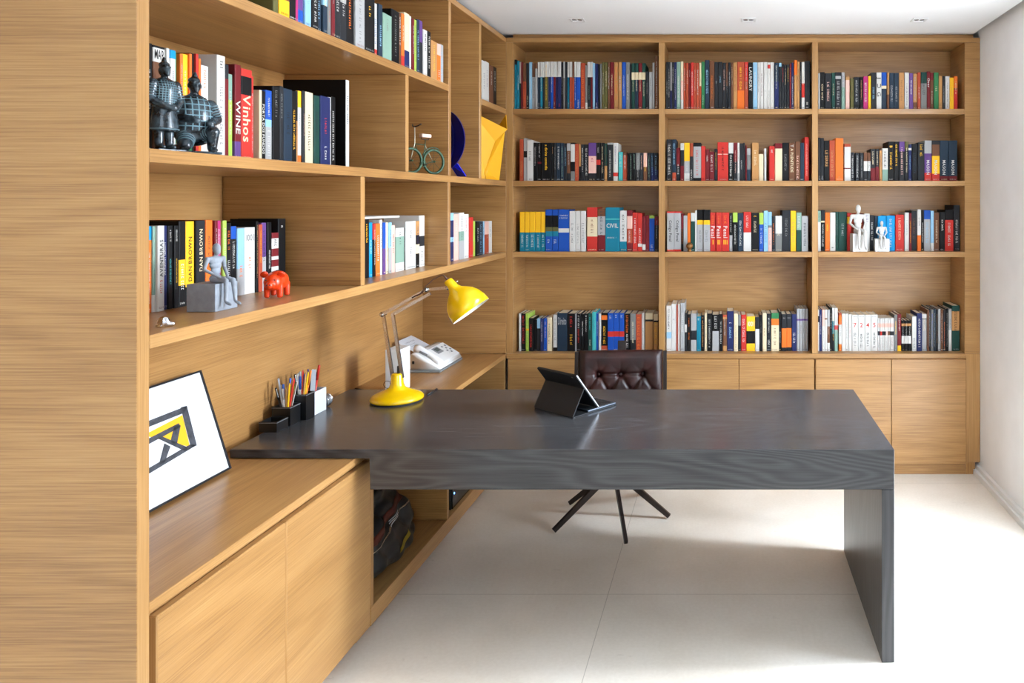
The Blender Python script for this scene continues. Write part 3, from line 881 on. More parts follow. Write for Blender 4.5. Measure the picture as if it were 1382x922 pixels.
def at(o, root):
    """geometry built in world space, hung under its root"""
    o.parent = root
    o.location = -Vector(root.location)
    return o


# ------------------------------------------------------------------ desk organisers and pens
zt = DZ + 0.0006
def organiser(name, x0, x1, y0, y1, h, m, label, cat, trim=True):
    e = empty(name, ((x0 + x1) / 2, (y0 + y1) / 2, zt), 0, label, cat, 'desk organiser boxes along the wall')
    at(obj('box_body', hollow_bm((x0, y0, zt), (x1, y1, zt + h), 0.006, 0.005), m), e)
    if trim:
        b = bmesh.new()
        for z in (zt + h - 0.0032,):
            i = -0.0004
            pts = [(x0 + i, y0 + i, z), (x1 - i, y0 + i, z), (x1 - i, y1 - i, z), (x0 + i, y1 - i, z)]
            tube_bm(pts, 0.0009, 4, b, closed=True)
        at(obj('stitching', b, M['stitch']), e)
    return e


organiser('desk_tray_box', -1.751, -1.684, 2.786, 2.858, 0.038, M['black_leather'], 'low black leather box nearest the desk corner, in front of the pen holders', 'box')
organiser('pen_holder', -1.752, -1.680, 2.866, 2.934, 0.072, M['black_leather'], 'black leather pen holder directly behind the low black box', 'pen holder')
organiser('pen_holder', -1.742, -1.660, 2.938, 3.000, 0.102, M['black_leather'], 'taller black pen holder between the shorter black one and the white box', 'pen holder')
organiser('pen_holder', -1.742, -1.664, 3.006, 3.094, 0.094, M['white_card'], 'white card pen holder last in the row of desk boxes', 'pen holder', False)

PENC = dict(black=(25, 25, 28), white=(228, 228, 226), yellow=(240, 190, 30), blue=(40, 90, 190), red=(200, 50, 35), tan=(200, 150, 90), silver=(170, 174, 178), green=(150, 200, 60), orange=(235, 130, 40), purple=(100, 70, 150))
PM = {k: mat('pen_' + k, v, 0.35) for k, v in PENC.items()}
PLIST = [
 # x, y, lean x, lean y, length, colour, kind, holder
 (-1.735, 2.885, -.03, -.02, .128, 'black', 'pen', 0), (-1.722, 2.880, .00, -.02, .122, 'white', 'pen', 0), (-1.710, 2.890, .01, .02, .150, 'yellow', 'pencil', 0),
 (-1.700, 2.905, -.01, .03, .155, 'silver', 'pen', 0), (-1.690, 2.884, .00, -.01, .125, 'tan', 'pencil', 0), (-1.737, 2.912, .00, .03, .160, 'red', 'pencil', 0), (-1.694, 2.922, .03, .02, .130, 'blue', 'highlighter', 0),
 (-1.725, 2.955, -.02, .01, .150, 'orange', 'pencil', 1), (-1.712, 2.962, .00, .02, .158, 'black', 'pen', 1), (-1.700, 2.952, .00, -.02, .150, 'blue', 'pen', 1), (-1.688, 2.966, .01, .02, .166, 'tan', 'pencil', 1),
 (-1.678, 2.950, .02, -.02, .128, 'green', 'highlighter', 1), (-1.676, 2.978, .03, .02, .155, 'white', 'pen', 1), (-1.728, 2.984, -.01, .02, .172, 'red', 'pencil', 1), (-1.708, 2.984, .01, .02, .168, 'yellow', 'pencil', 1), (-1.69, 2.984, .02, .03, .150, 'purple', 'pen', 1),
 (-1.725, 3.03, .00, -.01, .150, 'silver', 'pen', 2), (-1.705, 3.025, .02, -.02, .145, 'blue', 'pen', 2), (-1.685, 3.035, .03, .00, .130, 'red', 'pen', 2), (-1.715, 3.055, .02, .02, .165, 'silver', 'ruler', 2),
 (-1.73, 2.93, 0, 0, .150, 'blue', 'pen', 0), (-1.73, 2.93, 0, 0, .140, 'white', 'ruler', 0),
 (-1.70, 2.99, 0, 0, .160, 'silver', 'pen', 1), (-1.71, 2.99, 0, 0, .150, 'blue', 'highlighter', 1), (-1.72, 2.99, 0, 0, .165, 'orange', 'pen', 1),
 (-1.70, 3.08, 0, 0, .150, 'blue', 'pencil', 2), (-1.71, 3.08, 0, 0, .155, 'purple', 'pen', 2), (-1.72, 3.08, 0, 0, .145, 'white', 'highlighter', 2),
 (-1.694, 3.058, .045, .03, .172, 'red', 'marker', 2), (-1.682, 3.07, .045, .02, .140, 'silver', 'highlighter', 2), (-1.728, 3.072, .02, .02, .150, 'white', 'pen', 2), (-1.705, 3.078, .03, .03, .140, 'black', 'pen', 2),
]
HN = ['short black pen holder', 'tall black pen holder', 'white pen holder']
HLIM = [(-1.744, -1.688, 2.874, 2.926), (-1.734, -1.668, 2.946, 2.992), (-1.736, -1.672, 3.012, 3.088)]
HH = [0.072, 0.102, 0.094]
per = [[p for p in PLIST if p[7] == k] for k in range(3)]
GRID = [(3, 3), (4, 3), (4, 3)]
for (x, y, lx, ly, ln, c, kind, hd) in PLIST:
    rr = 0.0045 if kind in ('highlighter', 'marker') else 0.0036
    x0_, x1_, y0_, y1_ = HLIM[hd]
    gx, gy = GRID[hd]
    q_ = per[hd].index((x, y, lx, ly, ln, c, kind, hd))
    ln *= 1.1
    fx_, fy_ = ((q_ % gx) + .5) / gx * 2 - 1, ((q_ // gx) + .5) / gy * 2 - 1      # each pen leans out from its own spot
    mx_, my_ = (x0_ + x1_) / 2, (y0_ + y1_) / 2
    ax_, ay_ = (x1_ - x0_) / 2 - .006, (y1_ - y0_) / 2 - .006
    topz = HH[hd] - .006
    rim = Vector((mx_ + fx_ * ax_, my_ + fy_ * ay_, zt + .006 + topz))
    a = Vector((mx_ + fx_ * ax_ * .3, my_ + fy_ * ay_ * .3, zt + .0075))
    d = (rim - a).normalized()
    q = d.to_track_quat('Z', 'Y')
    e = empty(kind, a, 0, f'{c} {kind} standing in the {HN[hd]}', kind, 'pens in the ' + HN[hd])
    e.rotation_mode = 'QUATERNION'; e.rotation_quaternion = q
    if kind == 'ruler':
        obj('blade', box_bm((-.009, -.001, 0), (.009, .001, ln), 0.0004, 1), PM[c], e)
        continue
    if kind == 'pencil':
        obj('barrel', lathe_bm([(0, 0), (rr, 0.0001), (rr, ln - .016), (rr * .35, ln - .004), (0, ln - .004)], 6, closed=False), PM[c], e)
        obj('lead_tip', lathe_bm([(0, ln - .0039), (rr * .36, ln - .0039), (0, ln)], 6, closed=False), PM['black'], e)
    else:
        obj('barrel', lathe_bm([(0, 0), (rr, 0.0001), (rr, ln * .68), (0, ln * .68)], 10, closed=False), PM['white' if kind == 'pen' and c == 'blue' else c], e, True)
        obj('cap', lathe_bm([(0, ln * .681), (rr * 1.18, ln * .681), (rr * 1.1, ln - .002), (rr * .8, ln), (0, ln)], 10, closed=False), PM[c], e, True)
        obj('clip', box_bm((rr * 1.1, -.001, ln * .72), (rr * 1.1 + .0014, .001, ln - .004)), M['chrome'], e)

b = bmesh.new()
for k in range(9):
    a = PI * k / 9
    tube_bm([(0.027 * math.cos(t) * math.cos(a), 0.027 * math.cos(t) * math.sin(a), 0.027 * math.sin(t)) for t in [2 * PI * j / 24 for j in range(24)]], 0.0014, 5, b, closed=True)
e = empty('wire_ball', (-1.69, 3.135, zt + 0.0285), 0, 'round silver wire ball beside the white pen holder', 'ornament')
obj('core', ell_bm((0, 0, 0), 0.0255), M['grey_plastic'], e, True)
obj('wires', b, M['silver'], e, True)

# ------------------------------------------------------------------ desk lamp
LX, LY = -1.43, 3.235
LP = empty('desk_lamp', (LX, LY, zt), 0, 'yellow jointed desk lamp with round base standing at the left of the desk', 'desk lamp')
obj('base', lathe_bm([(0, 0.004), (.105, 0.004), (.110, .008), (.109, .016), (.100, .026), (.078, .036), (.05, .047), (.033, .058), (.027, .075), (.024, .112), (.020, .118), (0, .118)], 48, closed=False), M['yellow'], LP, True)
obj('base_foot', lathe_bm([(0, 0), (.104, 0), (.104, .0038), (0, .0038)], 48, closed=False), M['black_plastic'], LP)


def lp(x, y, Y): return Vector((PX(x, Y) - LX, Y - LY, PZ(y, Y) - zt))


E0 = lp(517, 424, 3.235)
obj('post_collar', tube_bm([(0.008, 0, .1185), (0.006, 0, .15)], [.009, .006], 12), M['black_plastic'], LP, True)
b1, b2 = lp(531, 516, 3.235), lp(543, 510, 3.235)
def bar(name, a, c, r=.0048, m='steel'):
    return obj(name, bar_bm(a, c, 0.013, 0.011, (0, 1, 0)), M[m], LP)
bar('lower_arm', b1, E0); bar('lower_arm', b2 + Vector((0, .0, 0)), E0 + lp(530, 424, 3.235) - lp(517, 424, 3.235))
E1 = lp(576, 391, 3.235); E2 = lp(606, 388, 3.235)
k = Vector((0, -0.0105, 0))
bar('upper_arm', E0 + k, E1 + k)
bar('upper_arm', E0 + Vector((.035, .0, -.004)) + Vector((0, .0105, 0)), E1 + Vector((.012, .0105, -.018)))
bar('head_link', E1 + Vector((0, .0, 0)), E2)
for nm, p in (('elbow_joint', E0), ('wrist_joint', E1), ('head_joint', E2), ('base_joint', b1)):
    o = obj(nm, lathe_bm([(0, -.017), (.009, -.017), (.0105, -.014), (.0105, .014), (.009, .017), (0, .017)], 16, closed=False), M['chrome'], LP, True, p, (R(90), 0, 0))
o = obj('spring_ring', tube_bm([(.016 * math.cos(2 * PI * i / 20), 0, .016 * math.sin(2 * PI * i / 20)) for i in range(20)], .0013, 6, closed=True), M['dark_metal'], LP, True, b1 + Vector((-.022, -.01, -.008)))
S0 = lp(604, 378, 3.235); S1 = lp(636, 420, 3.238)
ax = (S1 - S0).normalized(); LS = (S1 - S0).length
q = ax.to_track_quat('Z', 'Y').to_euler()
prof = [(0, 0), (.014, 0), (.019, .004), (.021, .02), (.023, .042), (.031, .056), (.048, .07), (.066, .088), (.080, .112), (.088, .138), (.0905, LS)]
sh = obj('shade', lathe_bm(prof + [(.0885, LS), (.086, .138), (.078, .112), (.064, .09), (.046, .073), (.03, .061), (0, .058)], 48, closed=False), [M['yellow'], M['white_enamel']], LP, True, S0, q)
for p in sh.data.polygons:
    c = p.center
    rr = math.hypot(c.x, c.y)
    n = p.normal
    if c.z > .055 and (n.x * c.x + n.y * c.y) / max(rr, 1e-5) < 0.02 and c.z > .0575: p.material_index = 1
obj('bulb', lathe_bm([(0, .06), (.013, .0605), (.014, .078), (.026, .1), (.029, .118), (.02, .138), (0, .146)], 24, closed=False), M['white_enamel'], sh, True)
obj('switch', tube_bm([(.0, .018, .03), (.0, .034, .03)], .0028, 8), M['chrome'], sh, True)
obj('shade_screw', tube_bm([(.03, .0, .022), (.019, 0, .022)], .003, 8), M['chrome'], sh, True)
cord = [S0 + ax * -0.001, S0 - ax * .02, lp(597, 371, 3.235), lp(585, 377, 3.22), lp(575, 386, 3.215), lp(568, 396, 3.21), lp(556, 402, 3.215)]
M['cord'] = mat('brown_cord', (92, 62, 48), 0.5)
obj('cord', tube_bm(cord, [.005, .004, .0024, .0024, .0024, .0024, .0024], 8), M['cord'], LP, True)
# flex running off the base to the wall
tag(obj('power_cable', tube_bm([(-1.33, 3.315, zt + .003), (-1.33, 3.425, zt + .0036), (-1.332, 3.433, zt - .002), (-1.34, 3.438, ZC + .008), (-1.36, 3.45, ZC + .0035), (-1.42, 3.49, ZC + .0032), (-1.49, 3.45, ZC + .0032), (-1.52, 3.44, ZC + .0032), (-1.62, 3.445, ZC + .0032), (-1.70, 3.52, ZC + .0032), (-1.775, 3.56, ZC + .0032)], .0028, 6), M['black_plastic'], None, True),
    'thin black cable behind the yellow lamp running past the white box to the wall', 'cable')

# ------------------------------------------------------------------ white upright box and fax phone
zc = ZC + 0.0006
e = empty('router', (-1.555, 3.525, zc), 0, 'plain white upright box standing behind the lamp on the oak worktop', 'router')
obj('body', box_bm((-.035, -.057, 0.004), (.035, .057, .206), .004, 3), M['white_plastic'], e)
obj('foot', box_bm((-.028, -.05, 0), (.028, .05, .0035), .001), M['grey_plastic'], e)

FX = empty('fax_phone', (-1.58, 4.05, zc), 0, 'white fax telephone with grey display lying on the oak worktop in the corner', 'telephone')
sec = [(-.08, .012), (.084, .012), (.086, .022), (.078, .030), (-.035, .100), (-.062, .102), (-.08, .09)]
bm = prism_bm(sec, -.15, .17, 'Y')
bmesh.ops.bevel(bm, geom=list(bm.edges), offset=.006, segments=3, affect='EDGES')
obj('body', bm, M['white_plastic'], FX, True)
obj('base_plate', box_bm((-.086, -.158, 0), (.086, .172, .0115), .003, 2), M['grey_plastic'], FX)
sl = math.atan2(-.07, .113)
def on_slope(u, y, lift): # along the sloping cover from its upper edge
    return Vector((-.035 + math.cos(sl) * u, y, .100 + math.sin(sl) * u)) + Vector((-math.sin(sl), 0, math.cos(sl))) * lift
def slope_plate(name, u0, u1, y0, y1, lift, th, m, bev=.001):
    b = box_bm((u0, y0, lift), (u1, y1, lift + th), bev, 2)
    o = obj(name, b, m, FX); o.location = (-.035, 0, .100); o.rotation_euler = (0, -sl, 0); return o
slope_plate('cover', .008, .125, -.075, .165, .0003, .006, M['white_plastic'], .003)
slope_plate('display', .018, .066, -.02, .055, .0066, .0012, M['grey_plastic'])
M['lcd'] = mat('grey_green_display', (86, 96, 92), 0.2)
slope_plate('screen', .026, .05, -.004, .04, .0081, .0006, M['lcd'])
M['label_ink'] = mat('dark_print', (70, 72, 76), 0.6)
for i in range(4):
    for j in range(3):
        slope_plate('button', .03 + .018 * i, .041 + .018 * i, .085 + .022 * j, .1 + .022 * j, .0066, .002, M['white_plastic'] if (i + j) % 2 else M['grey_plastic'], .0008)
b = bmesh.new()
hp = [(-.062, -.118, .118), (-.04, -.118, .118), (-.01, -.118, .103), (.03, -.118, .078), (.062, -.118, .05), (.074, -.118, .038)]
for i, p in enumerate(hp): pass
b = tube_bm(hp, [.021, .021, .014, .014, .02, .017], 14)
bmesh.ops.scale(b, vec=(1, 1.15, 1), verts=b.verts, space=Matrix.Translation((0, .118, 0)))
obj('handset', b, M['white_plastic'], FX, True)
obj('ear_pad', bar_bm((-.03, -.1415, .108), (.01, -.1405, .088), .003, .012, (0, 0, 1)), M['grey_plastic'], FX)
obj('socket', box_bm((-.064, -.1535, .045), (-.054, -.1495, .06)), M['black_plastic'], FX)
tr = obj('paper_tray', box_bm((-.11, -.10, 0), (0, .10, .004), .0015), M['white_plastic'], FX, False, (-.078, .02, .088), (0, R(28), 0))
obj('paper_sheet', box_bm((-.118, -.092, .0043), (-.004, .092, .0052)), M['white_card'], tr)
bmk, fmk = bmesh.new(), 0
for row, (u, s) in enumerate(((-.085, .01), (-.062, .005), (-.048, .005))):
    v_, f_ = marks_geo(-.06, .05 if row == 0 else .02, s, rnd)
    vv = [bmk.verts.new((u + b_, a_, .0054)) for a_, b_ in v_]
    for f in f_: bmk.faces.new([vv[i] for i in f])
obj('printed_lines', bmk, M['label_ink'], tr, recalc=False)

# ------------------------------------------------------------------ tablet in a keyboard case
TB = empty('tablet', (-.802, 3.112, zt), R(-37.2), 'black tablet propped open in a black keyboard case on the grey desk', 'tablet')
M['case'] = mat('black_case_fabric', (20, 22, 26), 0.6, bump=0.1, scale=500)
M['key'] = mat('black_keys', (30, 32, 36), 0.35)
M['kb_metal'] = mat('dark_keyboard_metal', (74, 80, 88), 0.3, .8)
M['screen_glass'] = mat('black_screen_glass', (8, 9, 11), 0.08)
W_ = .242
obj('case_base', box_bm((0, .004, 0), (W_, .245, .0035), .0012, 2), M['case'], TB)
kb = obj('keyboard', box_bm((.002, .085, .0038), (W_ - .002, .243, .0115), .002, 2), M['kb_metal'], TB)
b = bmesh.new()
bmesh.ops.create_grid(b, x_segments=12, y_segments=5, size=.5)
for v in b.verts: v.co = Vector((.008 + (v.co.x + .5) * (W_ - .016), .15 + (v.co.y + .5) * .086, .0118))
bmesh.ops.inset_individual(b, faces=list(b.faces), thickness=.0016)
inner = [f for f in b.faces if f.calc_area() > 1e-4]
r_ = bmesh.ops.extrude_discrete_faces(b, faces=inner)
for f in r_['faces']: bmesh.ops.translate(b, verts=f.verts, vec=(0, 0, .0016))
obj('keys', b, M['key'], kb)
# stand flap and slab
fl = bar_bm((W_ / 2, .003, .004), (W_ / 2, .062, .106), W_, .003, (0, -1, .5))
obj('stand_flap', fl, M['case'], TB)
ta, tb_ = Vector((W_ / 2, .142, .0155)), Vector((W_ / 2, .022, .168))
td = (tb_ - ta).normalized()
slab = obj('tablet_slab', bar_bm(ta, tb_, W_, .007, (0, -1, .5)), M['black_plastic'], TB)
obj('metal_edge', bar_bm(ta + Vector((W_ / 2 + .0006, 0, 0)), tb_ + Vector((W_ / 2 + .0006, 0, 0)), .001, .003, (0, -1, .5)), M['silver'], slab)
nrm = Vector((1, 0, 0)).cross(td).normalized()
if nrm.y < 0: nrm = -nrm
obj('screen', bar_bm(ta + td * .008 + nrm * .004, tb_ - td * .008 + nrm * .004, W_ - .02, .0008, (0, -1, .5)), M['screen_glass'], slab)
obj('back_cover', bar_bm(ta - nrm * .005 + td * .002, tb_ - nrm * .005, W_, .0024, (0, -1, .5)), M['case'], slab)
obj('camera_lens', lathe_bm([(0, 0), (.004, 0), (.004, .0012), (.003, .0016), (0, .0016)], 16, closed=False), M['chrome'], slab, True, tb_ + Vector((W_ / 2 - .03, 0, 0)) - td * .012 - nrm * .0064, (-nrm).to_track_quat('Z', 'Y').to_euler())

# ------------------------------------------------------------------ leather chair
CH = empty('office_chair', (-.565, 3.78, 0), R(4), 'brown tufted leather swivel chair behind the grey desk', 'chair')
def leather():
    m, nt, b = new_mat('dark_brown_leather')
    N, L = nt.nodes.new, nt.links.new
    tc = N('ShaderNodeTexCoord')
    n = N('ShaderNodeTexNoise'); n.inputs['Scale'].default_value = 14; n.inputs['Detail'].default_value = 6
    L(tc.outputs['Object'], n.inputs['Vector'])
    cr = N('ShaderNodeValToRGB'); cr.color_ramp.elements[0].position = .35; cr.color_ramp.elements[1].position = .75
    cr.color_ramp.elements[0].color = rgb((32, 15, 14)); cr.color_ramp.elements[1].color = rgb((64, 30, 28))
    L(n.outputs['Fac'], cr.inputs['Fac']); L(cr.outputs['Color'], b.inputs['Base Color'])
    n2 = N('ShaderNodeTexVoronoi'); n2.inputs['Scale'].default_value = 260
    L(tc.outputs['Object'], n2.inputs['Vector'])
    bp = N('ShaderNodeBump'); bp.inputs['Strength'].default_value = .25; bp.inputs['Distance'].default_value = .001
    L(n2.outputs['Distance'], bp.inputs['Height']); L(bp.outputs['Normal'], b.inputs['Normal'])
    b.inputs['Roughness'].default_value = .34
    return m
M['leather'] = leather()
def tufted(w, h, th, btn):
    """pillow panel in local XZ, front towards -Y; btn = button points"""
    nx, nz = 72, 64
    b = bmesh.new()
    def pt(i, j, side):
        u, v = i / nx, j / nz
        x, z = (u - .5) * w, v * h
        # rounded outline
        ex = min(u, 1 - u) * w; ez = min(v, 1 - v) * h
        puff = min(1, ex / .035) ** .5 * min(1, ez / .035) ** .5 if ex > 0 and ez > 0 else 0
        d = th * (.35 + .65 * puff)
        if side == 0:
            for bx, bz in btn:
                rr = math.hypot(x - bx, z - bz)
                d -= .026 * math.exp(-(rr / .016) ** 2) + .012 * math.exp(-(rr / .045) ** 2)
                ang = math.atan2(z - bz, x - bx)
                d -= .0035 * max(0, math.cos(ang * 8 + bx * 60)) ** 4 * math.exp(-((rr - .035) / .028) ** 2)
            for p in range(len(btn)):
                for q in range(p + 1, len(btn)):
                    A, B = Vector(btn[p]), Vector(btn[q])
                    L2 = (B - A).length
                    if L2 > .14: continue
                    t = max(0, min(1, (Vector((x, z)) - A).dot(B - A) / L2 ** 2))
                    dist = (Vector((x, z)) - (A + (B - A) * t)).length
                    d -= .010 * math.exp(-(dist / .007) ** 2)
            return (x, -d, z)
        return (x, .012 * puff, z)
    f = [[b.verts.new(pt(i, j, 0)) for j in range(nz + 1)] for i in range(nx + 1)]
    k = [[b.verts.new(pt(i, j, 1)) for j in range(nz + 1)] for i in range(nx + 1)]
    for i in range(nx):
        for j in range(nz):
            b.faces.new((f[i][j], f[i + 1][j], f[i + 1][j + 1], f[i][j + 1]))
            b.faces.new((k[i][j], k[i][j + 1], k[i + 1][j + 1], k[i + 1][j]))
    for i in range(nx):
        b.faces.new((f[i][0], k[i][0], k[i + 1][0], f[i + 1][0])); b.faces.new((f[i][nz], f[i + 1][nz], k[i + 1][nz], k[i][nz]))
    for j in range(nz):
        b.faces.new((f[0][j], f[0][j + 1], k[0][j + 1], k[0][j])); b.faces.new((f[nx][j], k[nx][j], k[nx][j + 1], f[nx][j + 1]))
    return b
BW = .45
btn = [(-.118, .262), (0, .262), (.118, .262), (-.059, .165), (.059, .165), (-.177, .165), (.177, .165), (-.118, .07), (0, .07), (.118, .07)]
bk = obj('backrest', tufted(BW, .388, .05, btn), M['leather'], CH, True, (.02, .19, .425), (R(-9), 0, 0))
for p in btn: obj('button', ell_bm((p[0], -.019, p[1]), (.009, .005, .009), seg=10), M['leather'], bk, True)
st = obj('seat', tufted(.48, .44, .055, [(-.12, .12), (0, .12), (.12, .12), (-.06, .22), (.06, .22), (-.12, .32), (0, .32), (.12, .32)]), M['leather'], CH, True, (.02, -.26, .415), (R(-90), 0, 0))
st.rotation_euler = (R(90), 0, 0); st.scale = (1, 1, -1)
st.location = (.02, -.26, .415)
st.scale = (1, 1, 1); st.rotation_euler = (R(-90), 0, 0); st.location = (.02, -.24, .41)
fr = bmesh.new()
prism_bm([(.165, .40), (.185, .40), (.272, .84), (.252, .85)], -.022 + .02 - .0, .022 + .02, 'X', fr)
obj('back_spine', fr, M['dark_metal'], CH, False, (0, .05, 0))
for s in (-1, 1):
    b = bar_bm((.02 + s * (BW / 2 + .012), .20, .40), (.02 + s * (BW / 2 + .012), .257, .80), .02, .06, (0, 1, 0))
    obj('side_frame', b, M['dark_metal'], CH)
obj('seat_plate', box_bm((-.2, -.2, .372), (.24, .19, .398), .008, 2), M['dark_metal'], CH)
obj('column', lathe_bm([(0, .2), (.03, .2), (.03, .26), (.022, .27), (.022, .3715), (0, .3715)], 20, closed=False), M['dark_metal'], CH, True)
obj('hub', lathe_bm([(0, .185), (.05, .185), (.055, .2), (.05, .235), (.031, .236), (0, .236)], 24, closed=False), M['dark_metal'], CH, True)
for tx, ty in ((-.833, 3.608), (-.463, 3.484), (-.283, 3.776), (-.823, 3.94), (-.455, 4.075)):
    d = Matrix.Rotation(R(-4), 3, 'Z') @ (Vector((tx, ty, 0)) - Vector((-.565, 3.78, 0)))
    u = d.normalized()
    b = bar_bm(u * .02 + Vector((0, 0, .235)), d + Vector((0, 0, .0125)), .016, .034, (0, 0, 1), None, .016, .022)
    obj('leg', b, M['dark_metal'], CH)

# ------------------------------------------------------------------ framed print
FW, FH = .46, .345
lean = math.atan2(.102, .331)
PF = empty('framed_print', (-1.664, 2.257, zc + .004), 0, 'thin black framed abstract print in black and yellow leaning on the wall', 'picture')
PF.rotation_euler = (-lean, 0, R(90))
M['frame_black'] = mat('black_frame_wood', (26, 26, 30), 0.4)
M['art_paper'] = mat('white_art_paper', (218, 221, 224), 0.35)
M['ink'] = mat('charcoal_ink', (58, 60, 66), 0.7, vary=.25, scale=60)
M['art_yellow'] = mat('yellow_ink', (250, 178, 10), 0.6)
b = bmesh.new()
o_ = [(-FW / 2, 0), (FW / 2, 0), (FW / 2, FH), (-FW / 2, FH)]; w_ = .006
i_ = [(-FW / 2 + w_, w_), (FW / 2 - w_, w_), (FW / 2 - w_, FH - w_), (-FW / 2 + w_, FH - w_)]
vo = [[b.verts.new((p[0], y, p[1])) for p in o_] for y in (-.010, .010)]
vi = [[b.verts.new((p[0], y, p[1])) for p in i_] for y in (-.010, .010)]
for k in range(4):
    j = (k + 1) % 4
    b.faces.new((vo[0][k], vo[0][j], vi[0][j], vi[0][k])); b.faces.new((vo[1][k], vi[1][k], vi[1][j], vo[1][j]))
    b.faces.new((vo[0][k], vo[1][k], vo[1][j], vo[0][j])); b.faces.new((vi[0][k], vi[0][j], vi[1][j], vi[1][k]))
obj('frame', b, M['frame_black'], PF)
sheet = obj('paper', box_bm((-FW / 2 + w_ + .0003, -.006, w_ + .0003), (FW / 2 - w_ - .0003, .008, FH - w_ - .0003)), M['art_paper'], PF)
def art(name, polys, m, y):
    b = bmesh.new()
    for po in polys:
        prism_bm([(-.05 + (cx - 35) * .000819, .25 - (cy - 350 + .256 * (cx - 35)) * .00055) for cx, cy in po], y, y + .0004, 'Y', b)
    return obj(name, b, m, sheet)
art('yellow_shape', [[(20, 420), (217, 346), (207, 536), (70, 452)]], M['art_yellow'], -.0066)
art('ink_strokes', [[(-110, 392), (250, 296), (246, 330), (-112, 424)], [(220, 300), (252, 295), (241, 536), (210, 540)], [(-112, 640), (215, 520), (240, 534), (-108, 668)], [(-118, 395), (-84, 388), (-80, 655), (-114, 664)],
                   [(-40, 470), (188, 388), (192, 412), (-36, 498)], [(166, 396), (194, 402), (150, 505), (122, 488)], [(70, 448), (96, 446), (200, 540), (176, 552)], [(96, 486), (118, 510), (70, 592), (44, 596)]], M['ink'], -.0072)
M['plate_line'] = mat('faint_plate_mark', (196, 196, 194), 0.6)
art('plate_mark', [[(310, 120), (311.5, 120), (311.5, 640), (310, 640)], [(-190, 766), (311, 636), (311, 638), (-190, 768)]], M['plate_line'], -.0064)
# ================================================================== ornaments on the shelves
def turned(b, mtx):
    bmesh.ops.transform(b, matrix=mtx, verts=b.verts); return b


# ------------------------------------------------------------------ seated mannequins on cubes (figure faces -Y, origin at the seat)
def mannequin_bm(s):
    b = bmesh.new()
    def E(c, r, rot=(0, 0, 0)): ell_bm(Vector(c) * s, Vector(r) * s, rot, 16, b)
    def C(p, q, ra, rb): cap_bm(Vector(p) * s, Vector(q) * s, ra * s, rb * s, b, 12)
    E((0, -.003, .0935), (.0098, .0112, .0142)); E((0, -.006, .086), (.0075, .0085, .0105))
    C((0, 0, .070), (0, -.001, .084), .0046, .0042)
    E((0, .001, .060), (.0195, .0105, .0145)); E((0, .0005, .048), (.0165, .0100, .014))
    E((0, 0, .032), (.0130, .0090, .0145)); E((0, 0, .012), (.0170, .0120, .0125))
    C((-.017, .001, .066), (.017, .001, .066), .0062, .0062)
    for q, m in ((-1, 0), (1, 1)):
        C((q * .0235, .001, .066), (q * .030, .004, .038), .0062, .0046)
        C((q * .030, .004, .038), (q * .011, -.030, .0155), .0048, .0034)
        E((q * .006, -.036, .0150), (.0050, .0085, .0032), (0, 0, q * .5))
        C((q * .0095, -.004, .0085), (q * (.0085 + .004 * m), -.046, .0085), .0090, .0064)
        kx = q * (.0085 + .004 * m)
        C((kx, -.047, .0075), (kx + q * .001, -.047 - .006 * m, -.048), .0062, .0040)
        E((kx + q * .001, -.056 - .006 * m, -.053), (.0046, .0125, .0042), (.35, 0, 0))
    return b


def mannequin(x, y, zsh, bw, bd, bh, s, rz, m, label, turn=0.0):
    e = empty('mannequin_figurine', (x, y, zsh + .0006), rz, label, 'figurine')
    obj('cube_seat', box_bm((-bw / 2, -bd / 2, 0), (bw / 2, bd / 2, bh), .0012, 2), m, e)
    fuse('seated_figure', mannequin_bm(s), .0016 * s, m, e, 2, (0, -bd / 2 + .030 * s, bh - .0008), (0, 0, turn))
    return e


M['stone_grey'] = mat('grey_resin', (142, 149, 158), 0.6, vary=.05, scale=60)
M['white_resin'] = mat('white_resin', (212, 210, 206), 0.5)
mannequin(-1.4215, 2.057, Z3, .092, .078, .0755, 1.02, R(90), M['stone_grey'], 'grey mannequin figurine sitting on a grey cube beside the orange pig', R(-16))
mannequin(PX(1159, 4.42), 4.424, Z3, .088, .066, .107, 1.60, R(6), M['white_resin'], 'taller white mannequin figurine sitting on a white cube before the books')
mannequin(PX(1190, 4.42), 4.424, Z3, .084, .066, .076, 1.0, R(-4), M['white_resin'], 'smaller white mannequin figurine on a white cube, right of the taller one')

# ------------------------------------------------------------------ orange piggy bank (faces -Y)
M['pig'] = mat('orange_glaze', (226, 62, 16), 0.28, coat=.4)
e = empty('piggy_bank', (-1.408, 2.325, Z3 + .0006), R(14), 'glossy orange piggy bank standing right of the grey mannequin', 'piggy bank')
b = bmesh.new()
ell_bm((0, .012, .052), (.031, .046, .031), bm=b); ell_bm((0, -.03, .050), (.025, .024, .026), bm=b)
cap_bm((0, -.048, .044), (0, -.058, .043), .0115, .0105, b)
for x, y in ((-.017, -.022), (.017, -.022), (-.018, .04), (.018, .04)): cap_bm((x, y, .04), (x * 1.05, y, .0085), .0105, .0085, b)
for x, y in ((-.017, -.022), (.017, -.022), (-.018, .04), (.018, .04)): ell_bm((x * 1.05, y, .006), (.0088, .0088, .006), bm=b)
fuse('body', b, .0022, M['pig'], e, 3)
for s in (-1, 1):
    b = bmesh.new()
    ell_bm((s * .024, -.028, .074), (.0125, .0045, .0105), (.5, s * .6, s * .3), 14, b)
    obj('ear', b, M['pig'], e, True)
    obj('nostril', ell_bm((s * .0042, -.0685, .0445), (.0017, .001, .0026), seg=10), M['dark_metal'], e, True)
    obj('eye', ell_bm((s * .012, -.0505, .0585), .0022, seg=10), M['dark_metal'], e, True)
